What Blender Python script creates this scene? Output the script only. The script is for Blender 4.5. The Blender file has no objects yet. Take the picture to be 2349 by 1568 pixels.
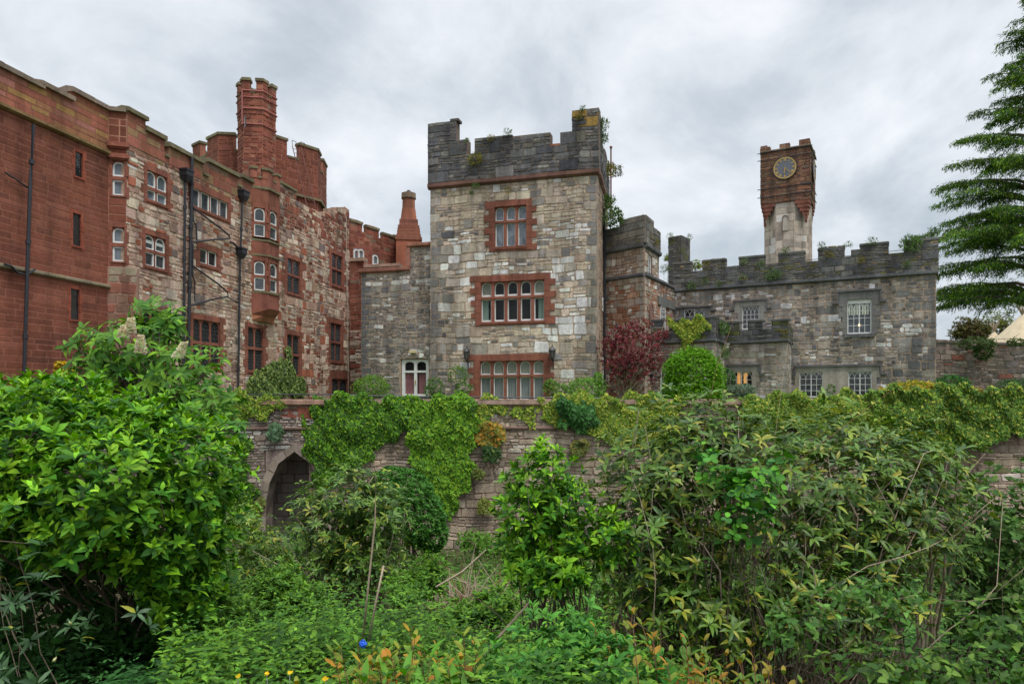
import bpy, math, random
import numpy as np
from mathutils import Vector
R = random.Random(7); NR = np.random.RandomState(11)
scn = bpy.context.scene
COL = scn.collection
F = 1566.0; CX = 1174.5; HY = 900.0     # focal length and principal point, in units of a 2349 wide picture
PI = math.pi

# ------------------------------------------------------------------ materials
def newmat(name):
    m = bpy.data.materials.new(name); m.use_nodes = True
    nt = m.node_tree; b = nt.nodes['Principled BSDF']
    return m, nt, b
def N(nt, t, **k):
    n = nt.nodes.new(t)
    for a, v in k.items():
        if a.startswith('_'): n.inputs[a[1:].replace('_', ' ')].default_value = v
        else: setattr(n, a, v)
    return n
def ramp(nt, pts, interp='LINEAR'):
    r = nt.nodes.new('ShaderNodeValToRGB'); cr = r.color_ramp; cr.interpolation = interp
    while len(cr.elements) < len(pts): cr.elements.new(.5)
    for e, (p, c) in zip(cr.elements, pts):
        e.position = p; e.color = (c, c, c, 1) if not isinstance(c, tuple) else (*c, 1)
    return r
def stone_mat(name, mott=(.74, 1.26), scale=5.0, bump=.6, streak=.35, rough=.92):
    m, nt, b = newmat(name); L = nt.links.new
    at = N(nt, 'ShaderNodeAttribute', attribute_name='Col')
    g = N(nt, 'ShaderNodeNewGeometry')
    n1 = N(nt, 'ShaderNodeTexNoise', _Scale=scale, _Detail=6.0, _Roughness=.65)
    n2 = N(nt, 'ShaderNodeTexNoise', _Scale=scale*4.3, _Detail=5.0, _Roughness=.7)
    mp = N(nt, 'ShaderNodeMapping'); mp.inputs['Scale'].default_value = (1.6, 1.6, .16)
    n3 = N(nt, 'ShaderNodeTexNoise', _Scale=1.0, _Detail=5.0, _Roughness=.6)
    L(g.outputs['Position'], n1.inputs['Vector']); L(g.outputs['Position'], n2.inputs['Vector'])
    L(g.outputs['Position'], mp.inputs['Vector']); L(mp.outputs[0], n3.inputs['Vector'])
    r1 = ramp(nt, [(.28, mott[0]), (.72, mott[1])]); r2 = ramp(nt, [(.3, .82), (.62, 1.16)])
    r3 = ramp(nt, [(.38, 1-streak), (.56, 1.06)])
    L(n1.outputs[0], r1.inputs[0]); L(n2.outputs[0], r2.inputs[0]); L(n3.outputs[0], r3.inputs[0])
    def mul(a, c):
        x = N(nt, 'ShaderNodeMix', data_type='RGBA', blend_type='MULTIPLY'); x.inputs[0].default_value = 1
        L(a, x.inputs[6]); L(c, x.inputs[7]); return x.outputs[2]
    c = mul(mul(mul(at.outputs['Color'], r1.outputs[0]), r2.outputs[0]), r3.outputs[0])
    L(c, b.inputs['Base Color']); b.inputs['Roughness'].default_value = rough
    b.inputs['Specular IOR Level'].default_value = .25
    bp = N(nt, 'ShaderNodeBump', _Strength=bump, _Distance=.04)
    ad = N(nt, 'ShaderNodeMath', operation='ADD'); L(n1.outputs[0], ad.inputs[0]); L(n2.outputs[0], ad.inputs[1])
    L(ad.outputs[0], bp.inputs['Height']); L(bp.outputs[0], b.inputs['Normal'])
    return m
def leaf_mat(name, rough=.55, trans=.17, spec=.18, sat=1.0):
    m, nt, b = newmat(name); L = nt.links.new
    at = N(nt, 'ShaderNodeAttribute', attribute_name='Col')
    g = N(nt, 'ShaderNodeNewGeometry')
    n1 = N(nt, 'ShaderNodeTexNoise', _Scale=9.0, _Detail=3.0); L(g.outputs['Position'], n1.inputs['Vector'])
    r1 = ramp(nt, [(.3, .78), (.7, 1.2)]); L(n1.outputs[0], r1.inputs[0])
    x = N(nt, 'ShaderNodeMix', data_type='RGBA', blend_type='MULTIPLY'); x.inputs[0].default_value = 1
    L(at.outputs['Color'], x.inputs[6]); L(r1.outputs[0], x.inputs[7])
    L(x.outputs[2], b.inputs['Base Color']); b.inputs['Roughness'].default_value = rough
    b.inputs['Specular IOR Level'].default_value = spec
    tr = N(nt, 'ShaderNodeBsdfTranslucent')
    hs = N(nt, 'ShaderNodeHueSaturation', _Saturation=1.1, _Value=1.35); L(x.outputs[2], hs.inputs['Color']); L(hs.outputs[0], tr.inputs['Color'])
    mx = N(nt, 'ShaderNodeMixShader', _Fac=trans); L(b.outputs[0], mx.inputs[1]); L(tr.outputs[0], mx.inputs[2])
    L(mx.outputs[0], nt.nodes['Material Output'].inputs['Surface'])
    return m
def plain(name, col, rough=.5, metal=0, spec=.5, noise=0, nscale=12, bump=0):
    m, nt, b = newmat(name); L = nt.links.new
    b.inputs['Base Color'].default_value = (*col, 1); b.inputs['Roughness'].default_value = rough
    b.inputs['Metallic'].default_value = metal; b.inputs['Specular IOR Level'].default_value = spec
    if noise or bump:
        g = N(nt, 'ShaderNodeNewGeometry'); n1 = N(nt, 'ShaderNodeTexNoise', _Scale=float(nscale), _Detail=5.0)
        L(g.outputs['Position'], n1.inputs['Vector'])
        r = ramp(nt, [(.3, tuple(x*(1-noise) for x in col)), (.7, tuple(min(1, x*(1+noise)) for x in col))])
        L(n1.outputs[0], r.inputs[0]); L(r.outputs[0], b.inputs['Base Color'])
        if bump:
            bp = N(nt, 'ShaderNodeBump', _Strength=bump, _Distance=.02); L(n1.outputs[0], bp.inputs['Height']); L(bp.outputs[0], b.inputs['Normal'])
    return m
M = {}
M['rubble'] = stone_mat('rubble_stone', streak=.34, bump=.8)
M['ashlar'] = stone_mat('ashlar_stone', mott=(.85, 1.12), scale=2.2, bump=.25, streak=.22)
M['sand'] = stone_mat('sandstone_dressing', mott=(.75, 1.15), scale=4, bump=.35, streak=.3)
M['dark'] = plain('dark_interior', (.02, .019, .018), .95, spec=.1)  # fills the building cores; darkness of unlit rooms put into the colour
M['white'] = plain('white_paint', (.72, .72, .69), .5, noise=.08)
M['iron'] = plain('black_iron', (.018, .02, .027), .42, spec=.5, noise=.3)
M['rust'] = plain('rusty_iron', (.16, .05, .035), .7, noise=.3)
M['redband'] = plain('red_iron_band', (.42, .13, .12), .6, noise=.15)
M['cream'] = plain('cream_pipe_paint', (.42, .39, .32), .55, noise=.12)
M['lead'] = plain('lead_came', (.07, .075, .08), .6)
M['gold'] = plain('gilding', (.46, .30, .09), .5, metal=.3)
M['clock'] = plain('clock_blue', (.12, .125, .15), .5, noise=.1)
M['bark'] = plain('bark', (.13, .095, .065), .85, noise=.35, nscale=20, bump=.5)
M['paletwig'] = plain('pale_twig', (.33, .25, .18), .8, noise=.3, nscale=18)
M['redtwig'] = plain('reddish_twig', (.20, .085, .05), .8, noise=.3, nscale=18)
M['leaf'] = leaf_mat('leaf')
M['gloss'] = leaf_mat('glossy_leaf', rough=.42, trans=.14, spec=.3)
M['needle'] = leaf_mat('needle', rough=.6, trans=.25, spec=.2)
M['petal'] = leaf_mat('petal', rough=.6, trans=.3, spec=.2)
M['bud'] = plain('flower_bud', (.42, .42, .17), .6)
M['cloth'] = plain('curtain_cloth', (.50, .52, .42), .9, spec=.1, noise=.1, nscale=3)
M['green_cloth'] = plain('pale_green_curtain', (.36, .52, .44), .9, spec=.1, noise=.1, nscale=3)
M['net'] = plain('net_curtain', (.40, .44, .42), .9, spec=.1, noise=.08, nscale=3)
M['pink'] = plain('pink_curtain', (.46, .20, .22), .9, spec=.1, noise=.2, nscale=3)
M['blind'] = plain('roller_blind', (.55, .58, .55), .9, spec=.1)
M['canvas'] = plain('tipi_canvas', (.58, .48, .33), .9, spec=.1, noise=.08, nscale=2)
M['slate'] = plain('slate_roof', (.24, .23, .27), .6, noise=.25, nscale=6, bump=.2)
M['lampglass'] = plain('lantern_glass', (.09, .09, .08), .15, spec=.6)
M['signcream'] = plain('bulkhead_lamp', (.62, .50, .25), .5)
def glass(name, c, fac):
    m, nt, b = newmat(name); L = nt.links.new
    b.inputs['Base Color'].default_value = (*c, 1); b.inputs['Roughness'].default_value = .06; b.inputs['Specular IOR Level'].default_value = .7
    g = N(nt, 'ShaderNodeNewGeometry'); n1 = N(nt, 'ShaderNodeTexNoise', _Scale=1.6, _Detail=3.0, _Distortion=1.5); L(g.outputs['Position'], n1.inputs['Vector'])
    r = ramp(nt, [(.35, tuple(x*.55 for x in c)), (.65, tuple(x*1.35 for x in c))]); L(n1.outputs[0], r.inputs[0]); L(r.outputs[0], b.inputs['Base Color'])
    bp = N(nt, 'ShaderNodeBump', _Strength=.15, _Distance=.05); L(n1.outputs[0], bp.inputs['Height']); L(bp.outputs[0], b.inputs['Normal'])
    t = N(nt, 'ShaderNodeBsdfTransparent'); mx = N(nt, 'ShaderNodeMixShader', _Fac=fac)
    L(t.outputs[0], mx.inputs[1]); L(b.outputs[0], mx.inputs[2]); L(mx.outputs[0], nt.nodes['Material Output'].inputs['Surface'])
    return m
M['g_clear'] = glass('clear_glass', (.03, .035, .04), .3)
M['g_dark'] = glass('dark_glass', (.018, .02, .022), 1)
M['g_sky'] = glass('painted_sky_glass', (.13, .155, .18), 1)  # blue-grey base colour stands in for reflected sky
M['g_mid'] = glass('grey_glass', (.055, .065, .075), 1)
def emis(name, c, s):
    m, nt, b = newmat(name); b.inputs['Emission Color'].default_value = (*c, 1); b.inputs['Emission Strength'].default_value = s
    b.inputs['Base Color'].default_value = (*c, 1); return m
M['bulb'] = emis('lit_bulb', (1, .62, .22), 6)
M['warm'] = emis('lamplight_glow', (.9, .45, .12), .55)  # emissive sheet stands in for lamplight inside the low bay window

# ------------------------------------------------------------------ object helpers
def tag(o, label=None, cat=None, group=None, kind=None):
    for k, v in (('label', label), ('category', cat), ('group', group), ('kind', kind)):
        if v: o[k] = v
    return o
def thing(name, label, cat, loc=(0, 0, 0), group=None):
    o = bpy.data.objects.new(name, None); COL.objects.link(o); o.location = loc
    return tag(o, label, cat, group)
def link(name, me, mat, parent=None):
    o = bpy.data.objects.new(name, me); COL.objects.link(o)
    me.materials.append(mat if not isinstance(mat, str) else M[mat])
    if parent is not None:
        o.parent = parent
        p = parent; off = Vector((0, 0, 0))
        while p is not None: off += p.location; p = p.parent
        o.location = -off
    return o
class MB:
    def __init__(s): s.v = []; s.f = []; s.c = []
    def add(s, vs, fs, col=(.5, .5, .5)):
        n = len(s.v); s.v.extend(vs)
        for f in fs: s.f.append([i+n for i in f]); s.c.append(col)
    def build(s, name, mat, parent=None, smooth=False):
        me = bpy.data.meshes.new(name); me.from_pydata([tuple(map(float, v)) for v in s.v], [], s.f)
        ca = me.color_attributes.new('Col', 'FLOAT_COLOR', 'CORNER')
        ln = np.array([len(f) for f in s.f]); c = np.ones((len(s.c), 4)); 
        if len(s.c): c[:, :3] = np.array([x[:3] for x in s.c])
        ca.data.foreach_set('color', np.repeat(c, ln, axis=0).ravel())
        if smooth: me.polygons.foreach_set('use_smooth', [True]*len(s.f))
        me.update()
        return link(name, me, mat, parent)
BF = [(0, 3, 2, 1), (4, 5, 6, 7), (0, 1, 5, 4), (1, 2, 6, 5), (2, 3, 7, 6), (3, 0, 4, 7)]
def prism(mb, poly, z0, z1, col=(.5, .5, .5), cap=True):
    n = len(poly); vs = [(x, y, z0) for x, y in poly]+[(x, y, z1) for x, y in poly]
    fs = [(i, (i+1) % n, n+(i+1) % n, n+i) for i in range(n)]
    if cap: fs += [tuple(range(n))[::-1], tuple(range(n, 2*n))]
    mb.add(vs, fs, col)
def tube(mb, pts, r, sides=6, col=(.5, .5, .5), cap=True):
    pts = [Vector(p) for p in pts]; n = len(pts)
    rs = r if isinstance(r, (list, tuple)) else [r]*n
    vs = []
    for i, p in enumerate(pts):
        d = (pts[min(i+1, n-1)]-pts[max(i-1, 0)]); d = d.normalized() if d.length > 1e-9 else Vector((0, 0, 1))
        a = d.cross(Vector((0, 0, 1))); a = a.normalized() if a.length > .05 else d.cross(Vector((1, 0, 0))).normalized(); b = d.cross(a)
        for k in range(sides):
            t = 2*PI*k/sides; vs.append(p+(a*math.cos(t)+b*math.sin(t))*rs[i])
    fs = []
    for i in range(n-1):
        for k in range(sides):
            k2 = (k+1) % sides; fs.append((i*sides+k, i*sides+k2, (i+1)*sides+k2, (i+1)*sides+k))
    if cap: fs += [tuple(range(sides))[::-1], tuple(range((n-1)*sides, n*sides))]
    mb.add(vs, fs, col)
def at(px, py, Y): return Vector(((px-CX)/F*Y, Y, (HY-py)/F*Y))
class Pl:
    """a vertical wall plane from A to B (left to right), outward normal n towards the garden"""
    def __init__(s, A, B, d=0):
        s.A = Vector((A[0], A[1], 0)); s.B = Vector((B[0], B[1], 0)); s.t = (s.B-s.A).normalized(); s.L = (s.B-s.A).length
        s.n = Vector((s.t.y, -s.t.x, 0))
        if d: s.A = s.A+s.n*d; s.B = s.B+s.n*d
    def off(s, d): return Pl(s.A, s.B, d)
    def P(s, u, d, z): return s.A+s.t*u+s.n*d+Vector((0, 0, z))
    def uz(s, px, py):
        rx = (px-CX)/F; # A + u t = Y(rx,1)
        u = (s.A.y*rx-s.A.x)/(s.t.x-s.t.y*rx); Y = s.A.y+u*s.t.y
        return u, (HY-py)/F*Y
    def u(s, px): return s.uz(px, 0)[0]
def pbox(mb, pl, u0, u1, d0, d1, z0, z1, col=(.5, .5, .5)):
    vs = [pl.P(u, d, z) for z in (z0, z1) for u, d in ((u0, d1), (u1, d1), (u1, d0), (u0, d0))]
    mb.add(vs, BF, col)
def pext(mb, pl, poly, d0, d1, col=(.5, .5, .5)):
    """extrude a (u,z) polygon from depth d0 to d1"""
    n = len(poly); vs = [pl.P(u, d1, z) for u, z in poly]+[pl.P(u, d0, z) for u, z in poly]
    fs = [tuple(range(n)), tuple(range(n, 2*n))[::-1]]+[(i, n+i, n+(i+1) % n, (i+1) % n) for i in range(n)]
    mb.add(vs, fs, col)
def pstrip(mb, pl, pts, w, d0, d1, col=(.5, .5, .5)):
    for (a, b) in zip(pts[:-1], pts[1:]):
        du, dz = b[0]-a[0], b[1]-a[1]; l = math.hypot(du, dz) or 1; nx, nz = -dz/l*w/2, du/l*w/2; ex, ez = du/l*w*.2, dz/l*w*.2
        pext(mb, pl, [(a[0]-nx-ex, a[1]-nz-ez), (b[0]-nx+ex, b[1]-nz+ez), (b[0]+nx+ex, b[1]+nz+ez), (a[0]+nx-ex, a[1]+nz-ez)], d0, d1, col)

# ------------------------------------------------------------------ masonry
def jit(c, a=.12):
    k = 1+R.uniform(-a, a); return (c[0]*k, c[1]*k*(1+R.uniform(-.03, .03)), c[2]*k*(1+R.uniform(-.05, .05)))
def pick(p):
    s = sum(w for w, _ in p); x = R.random()*s
    for w, c in p:
        x -= w
        if x <= 0: return c
    return p[-1][1]
def stone(mb, pl, u0, u1, z0, z1, col, gap=.012, rel=.03, irr=.02, d=0.0):
    w, h = u1-u0, z1-z0
    if w < .03 or h < .02: return
    g = min(gap, w*.2, h*.2); u0 += g; u1 -= g; z0 += g; z1 -= g; w, h = u1-u0, z1-z0
    j = min(irr, w*.18, h*.18); c = min(.28*min(w, h), .05)*R.uniform(.4, 1.2) if irr > .005 else min(w, h)*.04
    J = lambda: R.uniform(-j, j)
    ring = [(u0+c, z0), (u1-c, z0), (u1, z0+c), (u1, z1-c), (u1-c, z1), (u0+c, z1), (u0, z1-c), (u0, z0+c)]
    ring = [(a+J(), b+J()) for a, b in ring]
    if irr > .012: ring = [(a+.03*math.sin(b*1.7+a*.6), b+.035*math.sin(a*1.1+b*.5)+.02*math.sin(a*3.1)) for a, b in ring]
    cu, cz = (u0+u1)/2, (z0+z1)/2; k1 = 1-min(.25, .02/max(w, .05)*2); k2 = 1-min(.3, .02/max(h, .05)*2)
    r = rel*R.uniform(.35, 1.2); tu, tz = R.uniform(-.3, .3)*r, R.uniform(-.3, .3)*r
    vs = [pl.P(a, d-.015, b) for a, b in ring]+[pl.P(cu+(a-cu)*k1, d+r+tu*(a-cu)/max(w, .1)*2+tz*(b-cz)/max(h, .1)*2, cz+(b-cz)*k2) for a, b in ring]
    fs = [tuple(range(8, 16))]+[(i, (i+1) % 8, 8+(i+1) % 8, 8+i) for i in range(8)]
    mb.add(vs, fs, col)
def breaks(a, b, m, var=.35):
    n = max(1, round((b-a)/m)); w = [R.uniform(1-var, 1+var) for _ in range(n)]; s = sum(w); o = [a]
    for x in w: o.append(o[-1]+x/s*(b-a))
    return o
def free(rects, holes, za, zb):
    zc = (za+zb)/2; iv = sorted((r[0], r[2]) for r in rects if r[1] < zc < r[3]); out = []
    for a, b in iv:
        if out and a <= out[-1][1]+1e-4: out[-1][1] = max(out[-1][1], b)
        else: out.append([a, b])
    for h in holes:
        if h[1] < zc < h[3]:
            nw = []
            for a, b in out:
                if h[2] <= a or h[0] >= b: nw.append([a, b]); continue
                if h[0] > a+.03: nw.append([a, h[0]])
                if h[2] < b-.03: nw.append([h[2], b])
            out = nw
    return out
def masonry(mb, pl, rects, holes, pal, mode='rubble', hh=.34, ww=.45, rel=.022, gap=.01, irr=.022, qu=None, qends=(0, 0), d=0.0, qh=.34, tol=.09):
    """pal(u,z)->colour.  rubble: courses broken into thin and thick stones; ashlar: even blocks."""
    zs = sorted(set([r[1] for r in rects]+[r[3] for r in rects]+[z for h in holes for z in (h[1], h[3])]))
    lo, hi = min(r[1] for r in rects), max(r[3] for r in rects); zs = [z for z in zs if lo <= z <= hi]
    keep = [zs[0]]
    for z in zs[1:]:
        if z-keep[-1] > tol or z == zs[-1]: keep.append(z)
    k = 0
    for za, zb in zip(keep[:-1], keep[1:]):
        rows = breaks(za, zb, hh, .3)
        for a, b in zip(rows[:-1], rows[1:]):
            k += 1
            for (ua, ub) in free(rects, holes, a, b):
                if qu:
                    for side in (0, 1):
                        e = ua if side == 0 else ub
                        if qends[side] and abs(e-(min(r[0] for r in rects) if side == 0 else max(r[2] for r in rects))) < .05 and ub-ua > .8:
                            w = (.62 if k % 2 else .36)*R.uniform(.85, 1.15)
                            if side == 0: stone(mb, pl, ua, ua+w, a, b, jit(pick(qu), .1), gap, rel*.8, irr*.4, d); ua += w
                            else: stone(mb, pl, ub-w, ub, a, b, jit(pick(qu), .1), gap, rel*.8, irr*.4, d); ub -= w
                u = ua
                while u < ub-.02:
                    if mode == 'ashlar':
                        w = ww*R.uniform(.65, 1.35); 
                        if ub-u-w < ww*.3: w = ub-u
                        stone(mb, pl, u, u+w, a, b, pal(u+w/2, (a+b)/2), gap, rel, irr, d); u += w; continue
                    if R.random() < .5:
                        w = R.uniform(.5, 1.15)*ww*(1+.4*(b-a)/hh)
                        if ub-u-w < .14: w = ub-u
                        stone(mb, pl, u, u+w, a, b, pal(u+w/2, (a+b)/2), gap, rel*1.3, irr, d); u += w
                    else:
                        W = R.uniform(1.2, 3.2)*ww
                        if ub-u-W < .25: W = ub-u
                        sub = breaks(a, b, hh*R.choice([.34, .45, .55]), .4)
                        for sa, sb in zip(sub[:-1], sub[1:]):
                            x = u
                            while x < u+W-.01:
                                w = R.uniform(.35, 1.3)*ww
                                if u+W-x-w < .12: w = u+W-x
                                stone(mb, pl, x, x+w, sa, sb, pal(x+w/2, (sa+sb)/2), gap, rel, irr, d); x += w
                        u += W
def gridwall(mb, pl, rects, holes, d0, d1, col):
    us = sorted(set([x for r in rects for x in (r[0], r[2])]+[x for h in holes for x in (h[0], h[2])]))
    zs = sorted(set([x for r in rects for x in (r[1], r[3])]+[x for h in holes for x in (h[1], h[3])]))
    def dd(l):
        o = [l[0]]
        for x in l[1:]:
            if x-o[-1] > 1e-5: o.append(x)
        return o
    us, zs = dd(us), dd(zs); nu, nz = len(us)-1, len(zs)-1
    S = [[False]*nz for _ in range(nu)]
    for i in range(nu):
        for j in range(nz):
            c, e = (us[i]+us[i+1])/2, (zs[j]+zs[j+1])/2
            S[i][j] = any(r[0] < c < r[2] and r[1] < e < r[3] for r in rects) and not any(h[0] < c < h[2] and h[1] < e < h[3] for h in holes)
    g = lambda i, j: 0 <= i < nu and 0 <= j < nz and S[i][j]
    for i in range(nu):
        for j in range(nz):
            if not S[i][j]: continue
            a, b, c, e = us[i], us[i+1], zs[j], zs[j+1]; P = pl.P
            mb.add([P(a, d1, c), P(b, d1, c), P(b, d1, e), P(a, d1, e)], [(0, 1, 2, 3)], col)
            mb.add([P(a, d0, c), P(b, d0, c), P(b, d0, e), P(a, d0, e)], [(3, 2, 1, 0)], col)
            if not g(i-1, j): mb.add([P(a, d0, c), P(a, d1, c), P(a, d1, e), P(a, d0, e)], [(0, 1, 2, 3)], col)
            if not g(i+1, j): mb.add([P(b, d0, c), P(b, d1, c), P(b, d1, e), P(b, d0, e)], [(3, 2, 1, 0)], col)
            if not g(i, j-1): mb.add([P(a, d0, c), P(b, d0, c), P(b, d1, c), P(a, d1, c)], [(0, 1, 2, 3)], col)
            if not g(i, j+1): mb.add([P(a, d0, e), P(b, d0, e), P(b, d1, e), P(a, d1, e)], [(3, 2, 1, 0)], col)
def core(mb, poly, z0, z1, col=(.05, .05, .05)): prism(mb, poly, z0, z1, col)

# palettes (linear base colours)
MORTAR = (.40, .29, .21); MORT_R = (.34, .20, .15)
LIME = [(5, (.50, .415, .325)), (4, (.44, .37, .30)), (3, (.35, .31, .27)), (2, (.54, .44, .345)), (1.5, (.23, .215, .205)), (1.5, (.45, .335, .255)), (1.6, (.62, .60, .57))]
GREY = [(5, (.20, .185, .17)), (4, (.15, .142, .14)), (3, (.26, .235, .21)), (2, (.33, .285, .24)), (1.5, (.10, .098, .10)), (.8, (.56, .55, .53))]
DARK = [(5, (.105, .104, .108)), (4, (.14, .137, .137)), (3, (.08, .08, .085)), (2, (.19, .18, .165)), (1, (.13, .12, .095))]
PINKR = [(5, (.50, .345, .27)), (4, (.56, .43, .335)), (3, (.44, .28, .21)), (2.5, (.60, .49, .39)), (1.3, (.30, .20, .165)), (1.2, (.36, .12, .07)), (.9, (.20, .155, .14)), (.6, (.66, .60, .52))]
REDD = [(6, (.19, .064, .040)), (4, (.175, .059, .037)), (2, (.215, .078, .05)), (1, (.155, .056, .038))]
REDW = [(4, (.25, .08, .052)), (3, (.21, .068, .045)), (2, (.30, .12, .078)), (1, (.17, .06, .045)), (.8, (.20, .13, .09))]
SAND = (.245, .09, .06)
def P_(p, a=.12): return lambda u, z: jit(pick(p), a)
# ------------------------------------------------------------------ windows
def arch_pts(u0, u1, zs, zt, n=8):
    """four-centred / round arch outline from left spring to right spring"""
    c = (u0+u1)/2; r = (u1-u0)/2; h = zt-zs
    return [(c-r*math.cos(PI*k/n), zs+h*math.sin(PI*k/n)**.8) for k in range(n+1)]
def window(parent, pl, w):
    """stone mullioned window.  w: u0,u1,z0,z1 (glass bounds)"""
    u0, u1, z0, z1 = w['r']; n = w.get('n', 2); d = w.get('d', 0); arch = w.get('arch', True); ms, mt, mb_ = w.get('m', (.3, .28, .22))
    rec = w.get('rec', .2); mul = w.get('mul', .12); col = w.get('col', SAND); white = w.get('white', True); tr = w.get('tr')
    pr = w.get('pr', .06); g = w.get('glass', 'g_mid'); back = d-rec-.12
    mb = MB(); k = 0; zz = breaks(z0-mb_, z1+mt, .36, .2)
    for a, b in zip(zz[:-1], zz[1:]):
        for s in (0, 1):
            ww = ms*(1.35 if (k+s) % 2 else .75)*R.uniform(.9, 1.1); c = jit(col, .16)
            if s == 0: pbox(mb, pl, u0-ww, u0, back, d+pr+.004*(k % 3), a+.006, b-.006, c)
            else: pbox(mb, pl, u1, u1+ww, back, d+pr+.004*(k % 3), a+.006, b-.006, c)
        k += 1
    hh = breaks(u0, u1, .6, .3)
    for a, b in zip(hh[:-1], hh[1:]): pbox(mb, pl, a+.003, b-.003, back, d+pr-.006, z1, z1+mt, jit(col, .14))
    pbox(mb, pl, u0-.06, u1+.06, back, d+pr+.03, z0-mb_*.6, z0, jit(col, .1)); pbox(mb, pl, u0, u1, back, d+pr-.01, z0-mb_, z0-mb_*.6, jit(col, .1))
    lw = (u1-u0-(n-1)*mul)/n; L = []; dm = d-.05
    for i in range(n):
        a = u0+i*(lw+mul); b = a+lw; L.append((a, b))
        if i: pbox(mb, pl, a-mul, a, back, dm, z0, z1, jit(col, .12))
    tt = .13
    if tr is not None: pbox(mb, pl, u0, u1, back+.002, dm+.03, tr-tt/2, tr+tt/2, jit(col, .1))
    rise = min(.55*lw, .42*(z1-z0)) if arch else 0; zs = z1-rise
    if arch:
        for a, b in L:
            p = arch_pts(a, b, zs, z1-.02); h = len(p)//2
            for seg in (p[:h+1], p[h:]):
                for q, r in zip(seg[:-1], seg[1:]): pext(mb, pl, [q, r, (r[0], z1), (q[0], z1)], back+.004, dm-.004, col)
    o = mb.build('window', 'sand', parent)
    if w.get('label'): o['label'] = w['label']
    # glazing
    fr = MB(); pa = MB(); ld = MB(); gd = d-rec
    f = w.get('fw', .055)
    for a, b in L:
        cells = [(z0, tr-tt/2, False), (tr+tt/2, z1, arch)] if tr is not None else [(z0, z1, arch)]
        for c, e, ar in cells:
            pa.add([pl.P(a, gd, c), pl.P(b, gd, c), pl.P(b, gd, e), pl.P(a, gd, e)], [(0, 1, 2, 3)])
            if white:
                for x0, x1, y0, y1 in ((a, a+f, c, e-(rise if ar else 0)), (b-f, b, c, e-(rise if ar else 0)), (a+f, b-f, c, c+f*w.get('bot', 1.2))): pbox(fr, pl, x0, x1, gd-.02, gd+.05, y0, y1)
                if ar: pstrip(fr, pl, arch_pts(a+f/2, b-f/2, e-rise, e-.02-f/2), f, gd-.02, gd+.05)
                else: pbox(fr, pl, a+f, b-f, gd-.02, gd+.05, e-f, e)
            if w.get('leaded'):
                s = .17; nc = max(2, round((b-a)/s)); s = (b-a)/nc; zr = c; r_ = 0
                while zr < e:
                    pts = [(a+s*q/2, zr+(.03 if (q+r_) % 2 else -.03)) for q in range(2*nc+1)]
                    pstrip(ld, pl, pts, .011, gd+.004, gd+.018)
                    for q in range(nc+1):
                        x = a+s*(q+(.5 if r_ % 2 else 0))
                        if a <= x <= b and zr+s*.75 < e: pstrip(ld, pl, [(x, zr+.03), (x, zr+s*.8)], .010, gd+.004, gd+.018)
                    zr += s*.95; r_ += 1
    pa.build('pane', g, o)
    if white: fr.build('frame', 'white', o)
    if ld.v: ld.build('lead_glazing', 'lead', o)
    for cu in w.get('curt', []):   # (light index, fraction a, fraction b, material, cell: 0 lower 1 upper 2 both)
        i, fa, fb, cm, cell = cu; a, b = L[i]; c, e = (z0, z1)
        if tr is not None and cell == 0: e = tr-tt/2
        if tr is not None and cell == 1: c = tr+tt/2
        drape(o, pl, a+(b-a)*fa, a+(b-a)*fb, c+.02, e-.01, gd-.06, cm)
    return o
def drape(o, pl, a, b, c, e, d, mat, name='curtain'):
    m = MB(); n = max(6, int((b-a)/.022)); vs = []
    ph = R.uniform(0, 9)
    for i in range(n+1):
        u = a+(b-a)*i/n; w = .022*math.sin(i*1.05+ph)+.012*math.sin(i*.37+ph*2)
        vs += [pl.P(u, d+w*.4, e), pl.P(u+.01*math.sin(i+ph), d+w*1.4, c)]
    m.add(vs, [(2*i, 2*i+1, 2*i+3, 2*i+2) for i in range(n)]); return m.build(name, mat, o, smooth=True)
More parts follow.
